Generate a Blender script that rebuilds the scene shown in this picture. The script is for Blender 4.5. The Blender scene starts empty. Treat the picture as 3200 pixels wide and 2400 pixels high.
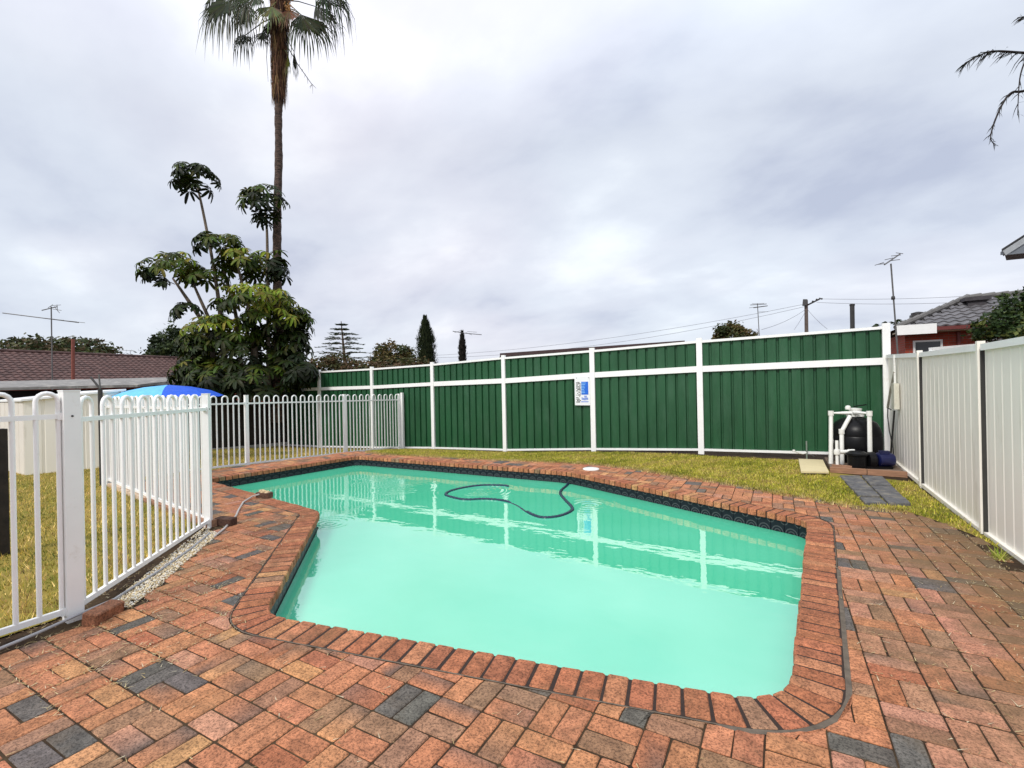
import bpy, math, random
import numpy as np
from mathutils import Vector, Matrix
from mathutils.geometry import delaunay_2d_cdt

random.seed(7)
RNG = np.random.default_rng(7)
SC = bpy.context.scene
COL = SC.collection
R = math.radians

# ------------------------------------------------------------------ camera
FPX, CAMH, Y0, ROLL, TH = 1490.0, 1.52, 1205.0, R(1.15), R(61.0)
RIGHT = Vector((math.sin(TH), math.cos(TH), 0)); FWD = Vector((-math.cos(TH), math.sin(TH), 0)); UP = Vector((0, 0, 1))
cr, sr = math.cos(ROLL), math.sin(ROLL)
cx = RIGHT * cr - UP * sr; cy = RIGHT * sr + UP * cr; cz = -FWD
cam = bpy.data.cameras.new('camera')
cam.sensor_width = 36; cam.lens = 36 * FPX / 3200; cam.shift_y = (Y0 - 1200) / 3200
cam.clip_start = 0.05; cam.clip_end = 2000
camo = bpy.data.objects.new('camera', cam); COL.objects.link(camo)
camo.matrix_world = Matrix(((cx.x, cy.x, cz.x, 0), (cx.y, cy.y, cz.y, 0), (cx.z, cy.z, cz.z, CAMH), (0, 0, 0, 1)))
SC.camera = camo

# ------------------------------------------------------------------ sky, sun, exposure
SUN_EL, SUN_AZ = R(42), R(188)          # azimuth from +Y clockwise
w = bpy.data.worlds.new('World'); SC.world = w; w.use_nodes = True
nt = w.node_tree; nt.nodes.clear()
def wn(t, **k):
    n = nt.nodes.new(t)
    for a, b in k.items(): setattr(n, a, b)
    return n
L = nt.links.new
out = wn('ShaderNodeOutputWorld'); bg = wn('ShaderNodeBackground'); bg.inputs['Strength'].default_value = 0.1
sky = wn('ShaderNodeTexSky', sky_type='NISHITA', sun_disc=False); sky.sun_elevation = SUN_EL; sky.sun_rotation = SUN_AZ
tc = wn('ShaderNodeTexCoord'); sep = wn('ShaderNodeSeparateXYZ'); L(tc.outputs['Generated'], sep.inputs[0])
mx = wn('ShaderNodeMath', operation='MAXIMUM'); L(sep.outputs['Z'], mx.inputs[0]); mx.inputs[1].default_value = 0.0
ad = wn('ShaderNodeMath', operation='ADD'); L(mx.outputs[0], ad.inputs[0]); ad.inputs[1].default_value = 0.30
dv = wn('ShaderNodeVectorMath', operation='DIVIDE'); L(tc.outputs['Generated'], dv.inputs[0])
cb = wn('ShaderNodeCombineXYZ')
for i in range(3): L(ad.outputs[0], cb.inputs[i])
L(cb.outputs[0], dv.inputs[1])
mp = wn('ShaderNodeMapping'); L(dv.outputs[0], mp.inputs['Vector'])
mp.inputs['Rotation'].default_value = (0, 0, R(35)); mp.inputs['Scale'].default_value = (1.15, 1.5, 0.0); mp.inputs['Location'].default_value = (3.3, 1.2, 0)
n1 = wn('ShaderNodeTexNoise'); n1.inputs['Scale'].default_value = 1.1; n1.inputs['Detail'].default_value = 7; n1.inputs['Roughness'].default_value = 0.52; n1.inputs['Distortion'].default_value = 0.12
L(mp.outputs[0], n1.inputs['Vector'])
rp = wn('ShaderNodeValToRGB'); L(n1.outputs['Fac'], rp.inputs[0])
el = rp.color_ramp.elements
el[0].position = 0.30; el[0].color = (0.44, 0.47, 0.60, 1)
el[1].position = 0.72; el[1].color = (0.86, 0.89, 0.96, 1)
e = el.new(0.43); e.color = (0.58, 0.61, 0.72, 1)
e = el.new(0.55); e.color = (0.66, 0.69, 0.79, 1)
n2 = wn('ShaderNodeTexNoise'); n2.inputs['Scale'].default_value = 0.5; n2.inputs['Detail'].default_value = 3; L(mp.outputs[0], n2.inputs['Vector'])
r2 = wn('ShaderNodeValToRGB'); L(n2.outputs['Fac'], r2.inputs[0])
r2.color_ramp.elements[0].position = 0.42; r2.color_ramp.elements[0].color = (0.98, 1.0, 0.965, 1)
r2.color_ramp.elements[1].position = 0.6; r2.color_ramp.elements[1].color = (1.02, 0.98, 0.945, 1)
mu = wn('ShaderNodeMixRGB', blend_type='MULTIPLY'); mu.inputs[0].default_value = 1; L(rp.outputs[0], mu.inputs[1]); L(r2.outputs[0], mu.inputs[2])
# overcast: brighter towards the zenith
zr = wn('ShaderNodeMapRange'); L(mx.outputs[0], zr.inputs['Value'])
zr.inputs['From Min'].default_value = 0.45; zr.inputs['From Max'].default_value = 1; zr.inputs['To Min'].default_value = 7.8; zr.inputs['To Max'].default_value = 14.0
sc_ = wn('ShaderNodeVectorMath', operation='SCALE'); L(mu.outputs[0], sc_.inputs[0]); L(zr.outputs[0], sc_.inputs['Scale'])
mix = wn('ShaderNodeMixRGB'); mix.inputs[0].default_value = 0.93; L(sky.outputs[0], mix.inputs[1]); L(sc_.outputs[0], mix.inputs[2])
L(mix.outputs[0], bg.inputs['Color']); L(bg.outputs[0], out.inputs['Surface'])
sun = bpy.data.lights.new('sun', 'SUN'); sun.energy = 1.5; sun.angle = R(14); sun.color = (1.0, 0.96, 0.9)
suno = bpy.data.objects.new('sun', sun); COL.objects.link(suno)
sd = Vector((math.sin(SUN_AZ) * math.cos(SUN_EL), math.cos(SUN_AZ) * math.cos(SUN_EL), math.sin(SUN_EL)))
suno.rotation_euler = sd.to_track_quat('Z', 'Y').to_euler()
SC.view_settings.view_transform = 'Standard'; SC.view_settings.look = 'None'
SC.view_settings.exposure = 0.70; SC.view_settings.gamma = 1.0; SC.view_settings.use_curve_mapping = False

# ------------------------------------------------------------------ helpers
def sight(px, py, depth):
    """survey sighting: bearing and elevation read from the photo, distance chosen per thing"""
    u, v = px - 1600, -(py - Y0)
    X = (cr * u + sr * v) / FPX * depth; Z = (-sr * u + cr * v) / FPX * depth
    return RIGHT * X + FWD * depth + UP * (Z + CAMH)
def project(p):
    q = Vector(p) - Vector((0, 0, CAMH)); d = q.dot(FWD)
    if d < 0.2: return None
    X = q.dot(RIGHT) / d * FPX; Z = q.z / d * FPX
    return 1600 + cr * X - sr * Z, Y0 - (sr * X + cr * Z), d

class MB:
    def __init__(s): s.v = []; s.f = []; s.t = []
    def add(s, vs, fs, tint=None):
        b = len(s.v); s.v += [tuple(p) for p in vs]; s.f += [tuple(i + b for i in f) for f in fs]
        if tint is not None: s.t += [tint] * len(vs)
    def box(s, c, size, rz=0, mat=None, tint=None):
        hx, hy, hz = [a / 2 for a in size]
        vs = [Vector((x, y, z)) for x in (-hx, hx) for y in (-hy, hy) for z in (-hz, hz)]
        m = mat or Matrix.Rotation(rz, 3, 'Z'); c = Vector(c)
        s.add([m @ p + c for p in vs], [(0, 1, 3, 2), (4, 6, 7, 5), (0, 4, 5, 1), (2, 3, 7, 6), (0, 2, 6, 4), (1, 5, 7, 3)], tint)
    def hexa(s, bot, top, tint=None):
        n = len(bot)
        s.add(list(bot) + list(top), [tuple(range(n))[::-1], tuple(range(n, 2 * n))] + [(i, (i + 1) % n, n + (i + 1) % n, n + i) for i in range(n)], tint)
    def beam(s, a, b, wd, ht, up=(0, 0, 1), tint=None):
        a, b = Vector(a), Vector(b); d = (b - a).normalized(); u = Vector(up); sd = d.cross(u).normalized(); u = sd.cross(d)
        q = [sd * (wd / 2) * i + u * (ht / 2) * j for i, j in ((-1, -1), (1, -1), (1, 1), (-1, 1))]
        s.hexa([a + p for p in q], [b + p for p in q], tint)
    def tube(s, pts, r, n=8, cap=True, tint=None):
        pts = [Vector(p) for p in pts]; rs = r if isinstance(r, (list, tuple)) else [r] * len(pts)
        T = []
        for i in range(len(pts)):
            a = pts[max(i - 1, 0)]; b = pts[min(i + 1, len(pts) - 1)]; T.append((b - a).normalized())
        ref = Vector((0, 0, 1)) if abs(T[0].z) < 0.9 else Vector((1, 0, 0))
        N = T[0].cross(ref).normalized(); vs = []
        for i, p in enumerate(pts):
            N = (N - T[i] * N.dot(T[i])).normalized(); B = T[i].cross(N)
            for k in range(n):
                a = 2 * math.pi * k / n; vs.append(p + (N * math.cos(a) + B * math.sin(a)) * rs[i])
        fs = [(i * n + k, i * n + (k + 1) % n, (i + 1) * n + (k + 1) % n, (i + 1) * n + k) for i in range(len(pts) - 1) for k in range(n)]
        if cap: fs += [tuple(range(n))[::-1], tuple(range((len(pts) - 1) * n, len(pts) * n))]
        s.add(vs, fs, tint)
    def lathe(s, c, prof, n=24, axis=None, tint=None):
        c = Vector(c); m = (axis or Vector((0, 0, 1))).to_track_quat('Z', 'Y').to_matrix()
        vs = []
        for r, z in prof:
            for k in range(n):
                a = 2 * math.pi * k / n; vs.append(m @ Vector((r * math.cos(a), r * math.sin(a), z)) + c)
        fs = [(i * n + k, i * n + (k + 1) % n, (i + 1) * n + (k + 1) % n, (i + 1) * n + k) for i in range(len(prof) - 1) for k in range(n)]
        fs += [tuple(range(n))[::-1], tuple(range((len(prof) - 1) * n, len(prof) * n))]
        s.add(vs, fs, tint)
    def mesh(s, name, mat, smooth=None):
        me = bpy.data.meshes.new(name); me.from_pydata([tuple(p) for p in s.v], [], s.f)
        if mat: me.materials.append(mat)
        if s.t:
            at = me.attributes.new('tint', 'FLOAT_COLOR', 'POINT')
            at.data.foreach_set('color', np.array([(c[0], c[1], c[2], 1) for c in s.t], dtype=np.float32).ravel())
        if smooth:
            me.shade_smooth(); me.set_sharp_from_angle(angle=R(smooth))
        me.update(); return me
    def build(s, name, mat, parent=None, smooth=None, **props):
        return link(name, s.mesh(name, mat, smooth), parent, **props)
def link(name, me, parent=None, **props):
    o = bpy.data.objects.new(name, me); COL.objects.link(o)
    if parent is not None:
        o.parent = parent
        root = parent
        if parent.type == 'EMPTY': o.matrix_parent_inverse = Matrix.Translation(-parent.location)
    for k, v in props.items(): o[k] = v
    return o
def tag(o, label, cat, group=None):
    o['label'] = label; o['category'] = cat
    if group: o['group'] = group
    return o
def thing(name, loc, label, cat, group=None):
    o = bpy.data.objects.new(name, None); COL.objects.link(o); o.location = loc; o.empty_display_size = 0.2
    return tag(o, label, cat, group)
def fast_mesh(name, V, F, mat, tint=None, smooth=False):
    """big triangle meshes from numpy arrays"""
    me = bpy.data.meshes.new(name); nv, nf = len(V), len(F)
    me.vertices.add(nv); me.vertices.foreach_set('co', np.ascontiguousarray(V, dtype=np.float32).ravel())
    me.loops.add(nf * 3); me.loops.foreach_set('vertex_index', np.ascontiguousarray(F, dtype=np.int32).ravel())
    me.polygons.add(nf); me.polygons.foreach_set('loop_start', np.arange(0, nf * 3, 3, dtype=np.int32))
    me.update(calc_edges=True); me.materials.append(mat)
    if tint is not None:
        at = me.attributes.new('tint', 'FLOAT_COLOR', 'POINT')
        c = np.ones((nv, 4), np.float32); c[:, :3] = tint; at.data.foreach_set('color', c.ravel())
    return me

# ------------------------------------------------------------------ materials
def newmat(name):
    m = bpy.data.materials.new(name); m.use_nodes = True
    return m, m.node_tree, m.node_tree.nodes['Principled BSDF']
def pmat(name, col, rough=0.5, var=0.12, scale=6, bump=0.0, bscale=60, metal=0, spec=0.5, dirt=None, dscale=2.5, dlo=0.5, dhi=0.75, stretch=None):
    m, t, b = newmat(name); n = t.nodes; l = t.links.new
    g = n.new('ShaderNodeNewGeometry'); src = g.outputs['Position']
    if stretch:
        mp = n.new('ShaderNodeMapping'); mp.inputs['Scale'].default_value = stretch; l(src, mp.inputs['Vector']); src2 = mp.outputs[0]
    else: src2 = src
    nz = n.new('ShaderNodeTexNoise'); nz.inputs['Scale'].default_value = scale; nz.inputs['Detail'].default_value = 6; nz.inputs['Roughness'].default_value = 0.62; l(src2, nz.inputs['Vector'])
    rp = n.new('ShaderNodeValToRGB'); l(nz.outputs['Fac'], rp.inputs[0])
    rp.color_ramp.elements[0].position = 0.3; rp.color_ramp.elements[1].position = 0.7
    rp.color_ramp.elements[0].color = tuple(c * (1 - var) for c in col) + (1,)
    rp.color_ramp.elements[1].color = tuple(min(1, c * (1 + var)) for c in col) + (1,)
    c = rp.outputs[0]
    if dirt:
        dn = n.new('ShaderNodeTexNoise'); dn.inputs['Scale'].default_value = dscale; dn.inputs['Detail'].default_value = 8; dn.inputs['Roughness'].default_value = 0.7; l(src2, dn.inputs['Vector'])
        dr = n.new('ShaderNodeMapRange'); l(dn.outputs['Fac'], dr.inputs['Value']); dr.inputs['From Min'].default_value = dlo; dr.inputs['From Max'].default_value = dhi
        mx = n.new('ShaderNodeMixRGB'); l(dr.outputs[0], mx.inputs[0]); l(c, mx.inputs[1]); mx.inputs[2].default_value = tuple(dirt) + (1,); c = mx.outputs[0]
    l(c, b.inputs['Base Color']); b.inputs['Roughness'].default_value = rough; b.inputs['Metallic'].default_value = metal
    b.inputs['Specular IOR Level'].default_value = spec
    if bump:
        bz = n.new('ShaderNodeTexNoise'); bz.inputs['Scale'].default_value = bscale; bz.inputs['Detail'].default_value = 4; l(src2, bz.inputs['Vector'])
        bp = n.new('ShaderNodeBump'); bp.inputs['Strength'].default_value = bump; bp.inputs['Distance'].default_value = 0.01; l(bz.outputs['Fac'], bp.inputs['Height']); l(bp.outputs[0], b.inputs['Normal'])
    return m
def tintmat(name, rough=0.6, var=0.15, scale=30, trans=0.0, spec=0.4):
    m, t, b = newmat(name); n = t.nodes; l = t.links.new
    a = n.new('ShaderNodeAttribute'); a.attribute_name = 'tint'
    g = n.new('ShaderNodeNewGeometry'); nz = n.new('ShaderNodeTexNoise'); nz.inputs['Scale'].default_value = scale; nz.inputs['Detail'].default_value = 3; l(g.outputs['Position'], nz.inputs['Vector'])
    mr = n.new('ShaderNodeMapRange'); l(nz.outputs['Fac'], mr.inputs['Value']); mr.inputs['From Min'].default_value = 0.3; mr.inputs['From Max'].default_value = 0.7
    mr.inputs['To Min'].default_value = 1 - var; mr.inputs['To Max'].default_value = 1 + var
    s = n.new('ShaderNodeVectorMath'); s.operation = 'SCALE'; l(a.outputs['Color'], s.inputs[0]); l(mr.outputs[0], s.inputs['Scale'])
    l(s.outputs[0], b.inputs['Base Color']); b.inputs['Roughness'].default_value = rough; b.inputs['Specular IOR Level'].default_value = spec
    if trans:
        tr = n.new('ShaderNodeBsdfTranslucent'); l(s.outputs[0], tr.inputs['Color'])
        ms = n.new('ShaderNodeMixShader'); ms.inputs[0].default_value = trans; l(b.outputs[0], ms.inputs[1]); l(tr.outputs[0], ms.inputs[2])
        l(ms.outputs[0], t.nodes['Material Output'].inputs['Surface'])
    return m
def brickmat():
    m, t, b = newmat('clay_brick'); n = t.nodes; l = t.links.new
    a = n.new('ShaderNodeAttribute'); a.attribute_name = 'tint'
    g = n.new('ShaderNodeNewGeometry'); P = g.outputs['Position']
    def noise(sc, det=4, ro=0.6):
        z = n.new('ShaderNodeTexNoise'); z.inputs['Scale'].default_value = sc; z.inputs['Detail'].default_value = det; z.inputs['Roughness'].default_value = ro; l(P, z.inputs['Vector']); return z.outputs['Fac']
    def rng(s, a0, a1, b0=0, b1=1):
        r = n.new('ShaderNodeMapRange'); l(s, r.inputs['Value']); r.inputs['From Min'].default_value = a0; r.inputs['From Max'].default_value = a1; r.inputs['To Min'].default_value = b0; r.inputs['To Max'].default_value = b1; return r.outputs[0]
    def mixc(f, c1, c2, bt='MIX'):
        x = n.new('ShaderNodeMixRGB'); x.blend_type = bt
        if isinstance(f, float): x.inputs[0].default_value = f
        else: l(f, x.inputs[0])
        for i, c in ((1, c1), (2, c2)):
            if isinstance(c, tuple): x.inputs[i].default_value = c + (1,)
            else: l(c, x.inputs[i])
        return x.outputs[0]
    def scl(src_, k):
        v = n.new('ShaderNodeVectorMath'); v.operation = 'SCALE'; l(src_, v.inputs[0]); v.inputs['Scale'].default_value = k; return v.outputs[0]
    c = a.outputs['Color']
    pat = rng(noise(14, 5), 0.38, 0.66, 0.72, 1.22)                 # cloudy kiln colour
    sc = n.new('ShaderNodeVectorMath'); sc.operation = 'SCALE'; l(c, sc.inputs[0]); l(pat, sc.inputs['Scale']); c = sc.outputs[0]
    spk = rng(noise(80, 5, 0.78), 0.485, 0.57)                       # dark grog specks
    c0_ = c
    c = mixc(rng(spk, 0, 1, 0, 0.88), c, scl(c0_, 0.36))
    lt = rng(noise(85, 4, 0.7), 0.58, 0.68, 0, 0.5)                 # light grains
    c = mixc(lt, c, scl(c0_, 1.75))
    # grime patches, heavier on the little-used side by the cream fence
    sx = n.new('ShaderNodeSeparateXYZ'); l(P, sx.inputs[0])
    side = rng(sx.outputs['X'], 0.35, 1.6, 0.0, 0.40)
    adn = n.new('ShaderNodeMath'); adn.operation = 'ADD'; l(noise(1.7, 8, 0.65), adn.inputs[0]); l(side, adn.inputs[1])
    c = mixc(rng(adn.outputs[0], 0.53, 0.84, 0, 0.78), c, (0.165, 0.105, 0.050))
    l(c, b.inputs['Base Color']); b.inputs['Roughness'].default_value = 0.82; b.inputs['Specular IOR Level'].default_value = 0.3
    bp = n.new('ShaderNodeBump'); bp.inputs['Strength'].default_value = 0.55; bp.inputs['Distance'].default_value = 0.006
    l(noise(120, 5, 0.7), bp.inputs['Height']); l(bp.outputs[0], b.inputs['Normal'])
    return m
BRICK = brickmat()
WHITE = pmat('white_powder_coat', (0.87, 0.87, 0.85), 0.35, 0.03, 4, dirt=(0.66, 0.62, 0.54), dscale=9, dlo=0.6, dhi=0.85)
GREEN = pmat('green_steel_sheet', (0.014, 0.078, 0.030), 0.42, 0.22, 2.2, dirt=(0.036, 0.105, 0.055), dscale=5, dlo=0.48, dhi=0.8, stretch=(1, 1, 0.25), spec=0.4)
CREAM = pmat('cream_steel_sheet', (0.90, 0.86, 0.77), 0.4, 0.03, 2, dirt=(0.60, 0.55, 0.44), dscale=5, dlo=0.56, dhi=0.82, stretch=(1, 1, 0.15))
PVC = pmat('white_pvc', (0.78, 0.78, 0.74), 0.35, 0.04, 8, dirt=(0.55, 0.5, 0.4), dscale=12, dlo=0.58, dhi=0.8)
BLACKP = pmat('black_plastic', (0.006, 0.006, 0.007), 0.33, 0.2, 5, spec=0.16)
BLUEP = pmat('blue_motor_paint', (0.006, 0.009, 0.055), 0.35, 0.2, 8)
SOIL = pmat('soil', (0.040, 0.026, 0.017), 0.95, 0.45, 18, 0.6, 60, dirt=(0.085, 0.058, 0.032), dscale=1.2, dlo=0.45, dhi=0.65, spec=0.1)
def lawnmat():
    m, t, b = newmat('lawn_thatch'); n = t.nodes; l = t.links.new
    g = n.new('ShaderNodeNewGeometry'); z1 = n.new('ShaderNodeTexNoise'); z1.inputs['Scale'].default_value = 1.3; z1.inputs['Detail'].default_value = 8; z1.inputs['Roughness'].default_value = 0.7; l(g.outputs['Position'], z1.inputs['Vector'])
    rp = n.new('ShaderNodeValToRGB'); l(z1.outputs['Fac'], rp.inputs[0]); e = rp.color_ramp.elements
    e[0].position = 0.35; e[0].color = (0.14, 0.15, 0.02, 1); e[1].position = 0.68; e[1].color = (0.36, 0.25, 0.07, 1)
    l(rp.outputs[0], b.inputs['Base Color']); b.inputs['Roughness'].default_value = 0.95; b.inputs['Specular IOR Level'].default_value = 0.1
    return m
LAWN = lawnmat()
BLADE = tintmat('grass_blade', 0.6, 0.2, 25, 0.25)
LEAFM = tintmat('leaf', 0.55, 0.25, 9, 0.15, 0.22)
BARK = pmat('grey_bark', (0.15, 0.115, 0.085), 0.9, 0.4, 12, 0.7, 30)
CHAR = pmat('charcoal_metal', (0.03, 0.028, 0.027), 0.5, 0.2, 10)
GALV = pmat('dull_aluminium', (0.14, 0.135, 0.13), 0.5, 0.2, 10, metal=0.3)
TIMBER = pmat('weathered_timber', (0.32, 0.17, 0.10), 0.85, 0.35, 14, 0.5, 40, stretch=(0.3, 3, 3))
DARKTIM = pmat('dark_old_timber', (0.022, 0.017, 0.013), 0.9, 0.4, 10, 0.4, 30)
GREYPAVE = pmat('charcoal_concrete_paver', (0.10, 0.10, 0.105), 0.85, 0.35, 20, 0.4, 90, dirt=(0.34, 0.30, 0.23), dscale=7, dlo=0.5, dhi=0.8)
STONE = pmat('white_pebble', (0.72, 0.66, 0.52), 0.8, 0.1, 20)
PALEBLOCK = pmat('pale_block', (0.55, 0.42, 0.30), 0.9, 0.2, 14, 0.4, 60)

# ------------------------------------------------------------------ ground levels and pool outline
FX = [-16, -13.2, -10.9, -8.5, -6.2, -3.8, -1.4, 1.75, 4]; FZ = [-.45, -.42, -.34, -.25, -.2, -.06, .03, .09, .09]
def level(x, y):
    ys = np.interp(x, [-9.6, -9.0], [5.3, 8.2]); t = min(max((y - ys) / (10.75 - ys), 0), 1)
    z = t * float(np.interp(x, FX, FZ))
    t1 = min(max((-5.0 - x) / 6, 0), 1)                                # the left lawn falls gently away
    t2 = min(max((3.04 - (x + 5.625) * .1514 - .1 - y) / .4, 0), 1) if x > -9.8 else 1
    z = min(z, -.1 * t1 * t2)
    return z
def fillet(V):
    outp = []
    n = len(V)
    for i, (p, r) in enumerate(V):
        p = Vector(p); a = (Vector(V[i - 1][0]) - p).normalized(); b = (Vector(V[(i + 1) % n][0]) - p).normalized()
        ang = a.angle(b); t = r / math.tan(ang / 2); bis = (a + b).normalized(); c = p + bis * (r / math.sin(ang / 2))
        s, e = p + a * t, p + b * t; v0, v1 = s - c, e - c
        k = 10
        tot = v0.angle_signed(v1) if v0.length > 0 else 0
        for j in range(k + 1):
            th = -tot * j / k
            outp.append(c + Matrix.Rotation(th, 2) @ v0)
    return outp
POOLV = [((-3.07, 2.0), .30), ((.025, 2.565), .33), ((.27, 6.04), .26), ((-3.2, 7.70), 1.1), ((-8.3, 7.68), .25), ((-8.66, 4.62), .12), ((-5.0, 4.03), .13)]
def resample(pts, step):
    d = [0]
    for i in range(len(pts)): d.append(d[-1] + (pts[(i + 1) % len(pts)] - pts[i]).length)
    n = round(d[-1] / step); res = []; j = 0
    for k in range(n):
        s = d[-1] * k / n
        while d[j + 1] < s: j += 1
        a, b = pts[j], pts[(j + 1) % len(pts)]; L_ = d[j + 1] - d[j]
        res.append(a + (b - a) * ((s - d[j]) / L_ if L_ > 1e-9 else 0))
    return res
OUT0 = fillet(POOLV)
OUTF = resample(OUT0, 0.03)                      # fine outline of the pool (inner coping edge)
def normals(pts, k=2):
    n = len(pts); N = []
    for i in range(n):
        t = (pts[(i + k) % n] - pts[i - k]).normalized(); N.append(Vector((t.y, -t.x)))
    return N
NF = normals(OUTF)                               # outward normals (outline runs counter-clockwise)
OA = np.array([(p.x, p.y) for p in OUTF]); NA = np.array([(p.x, p.y) for p in NF])
def offset(d): return [p + q * d for p, q in zip(OUTF, NF)]
def inside(poly, pts):
    poly = np.asarray(poly); pts = np.atleast_2d(pts); x, y = pts[:, 0], pts[:, 1]; r = np.zeros(len(pts), bool); j = len(poly) - 1
    for i in range(len(poly)):
        xi, yi = poly[i]; xj, yj = poly[j]
        c = ((yi > y) != (yj > y)); r ^= c & (x < (xj - xi) * (y - yi) / (yj - yi + 1e-12) + xi); j = i
    return r
def pool_dist(x, y):
    """signed distance to the pool edge (positive outside) and the local outline sample"""
    d2 = (OA[:, 0] - x) ** 2 + (OA[:, 1] - y) ** 2; i = int(d2.argmin())
    return (x - OA[i, 0]) * NA[i, 0] + (y - OA[i, 1]) * NA[i, 1], i, math.sqrt(d2[i])

def sheet(name, poly, mat, zoff, step, holes=(), kind='structure'):
    poly = [Vector(p) for p in poly]; P = []; E = []
    for loop in [poly] + [list(h) for h in holes]:
        b = len(P); n = len(loop); P += [Vector((q[0], q[1])) for q in loop]; E += [(b + i, b + (i + 1) % n) for i in range(n)]
    xs = [p.x for p in poly]; ys = [p.y for p in poly]
    pa = [(p.x, p.y) for p in poly]
    gx = np.arange(max(min(xs), -17) + step / 2, min(max(xs), 5), step); gy = np.arange(max(min(ys), -5) + step / 2, min(max(ys), 14), step)
    G = np.array([(x, y) for x in gx for y in gy]); G = G[inside(pa, G)] if len(G) else G
    P += [Vector((x, y)) for x, y in G]
    v, e, f, *_ = delaunay_2d_cdt(P, E, [], 0, 1e-5)
    cen = np.array([((v[a].x + v[b].x + v[c].x) / 3, (v[a].y + v[b].y + v[c].y) / 3) for a, b, c in f])
    keep = inside(pa, cen)
    for h in holes: keep &= ~inside([(q[0], q[1]) for q in h], cen)
    m = MB(); m.add([(p.x, p.y, level(p.x, p.y) + zoff) for p in v], [t for t, k in zip(f, keep) if k])
    o = m.build(name, mat); o['kind'] = kind
    return o
hole = [tuple(p) for p in offset(0.08)][::3]
big = [(-320, -320), (320, -320), (320, 420), (-320, 420)]
sheet('ground', big, SOIL, -0.005, 0.6, [hole])

# ------------------------------------------------------------------ pool: shell, tiles, coping
pool = thing('swimming_pool', (-3.5, 4.5, -1.2), 'freeform swimming pool with orange brick coping and dark patterned waterline tiles', 'swimming pool')
PLASTER = pmat('pool_plaster', (0.45, 0.66, 0.55), 0.7, 0.08, 3)
m = MB(); o3 = offset(0.022)[::3]; n = len(o3)
m.add([(p.x, p.y, z) for z in (-0.215, -1.3) for p in o3], [(i, (i + 1) % n, n + (i + 1) % n, n + i) for i in range(n)] + [tuple(range(n, 2 * n))])
m.build('pool_shell', PLASTER, pool)
m = MB(); ob = offset(0.05)[::3]; n = len(ob)
m.add([(p.x, p.y, z) for z in (-0.066, -0.25) for p in ob], [(i, (i + 1) % n, n + (i + 1) % n, n + i) for i in range(n)])
m.build('tile_grout', pmat('grout', (0.03, 0.035, 0.04), 0.8), pool)
def tilemat():
    m, t, b = newmat('waterline_tile'); n = t.nodes; l = t.links.new
    uv = n.new('ShaderNodeUVMap'); uv.uv_map = 'UVMap'; sp = n.new('ShaderNodeSeparateXYZ'); l(uv.outputs[0], sp.inputs[0])
    def arc(cxv, cyv, sc, rad, wd):
        a = n.new('ShaderNodeVectorMath'); a.operation = 'DISTANCE'; l(uv.outputs[0], a.inputs[0]); a.inputs[1].default_value = (cxv, cyv, 0)
        s = n.new('ShaderNodeMath'); s.operation = 'SUBTRACT'; l(a.outputs['Value'], s.inputs[0]); s.inputs[1].default_value = rad
        q = n.new('ShaderNodeMath'); q.operation = 'ABSOLUTE'; l(s.outputs[0], q.inputs[0])
        w_ = n.new('ShaderNodeMath'); w_.operation = 'LESS_THAN'; l(q.outputs[0], w_.inputs[0]); w_.inputs[1].default_value = wd
        return w_.outputs[0]
    acc = None
    for a in ((0.5, 0.1, 1, 0.42, 0.035), (0.5, 0.1, 1, 0.22, 0.03), (0.0, 0.95, 1, 0.22, 0.03), (1.0, 0.95, 1, 0.22, 0.03)):
        x = arc(*a)
        if acc is None: acc = x
        else:
            k = n.new('ShaderNodeMath'); k.operation = 'MAXIMUM'; l(acc, k.inputs[0]); l(x, k.inputs[1]); acc = k.outputs[0]
    mx = n.new('ShaderNodeMixRGB'); l(acc, mx.inputs[0]); mx.inputs[1].default_value = (0.007, 0.010, 0.016, 1); mx.inputs[2].default_value = (0.06, 0.068, 0.072, 1)
    l(mx.outputs[0], b.inputs['Base Color']); b.inputs['Roughness'].default_value = 0.4; b.inputs['Specular IOR Level'].default_value = 0.25
    return m
TILE = tilemat()
step_t = 5; idx = list(range(0, len(OUTF), step_t)); t0 = offset(0.03); t1 = offset(0.05)
for a in idx:
    b2 = min(a + step_t, len(OUTF)) % len(OUTF)
    A, B = t0[a].lerp(t0[b2], 0.02), t0[a].lerp(t0[b2], 0.98); C_, D = t1[a].lerp(t1[b2], 0.02), t1[a].lerp(t1[b2], 0.98)
    zt, zb = -0.068, -0.222
    me = bpy.data.meshes.new('tile')
    me.from_pydata([(A.x, A.y, zb), (B.x, B.y, zb), (B.x, B.y, zt), (A.x, A.y, zt), (C_.x, C_.y, zb), (D.x, D.y, zb), (D.x, D.y, zt), (C_.x, C_.y, zt)], [],
                   [(0, 3, 2, 1), (3, 7, 6, 2), (0, 4, 7, 3), (1, 2, 6, 5)])
    ul = me.uv_layers.new(name='UVMap'); U = {0: (0, 0), 1: (1, 0), 2: (1, 1), 3: (0, 1), 4: (0, 0), 5: (1, 0), 6: (1, 1), 7: (0, 1)}
    for lp in me.loops: ul.data[lp.index].uv = U[lp.vertex_index]
    me.materials.append(TILE); link('tile', me, pool)

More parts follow.
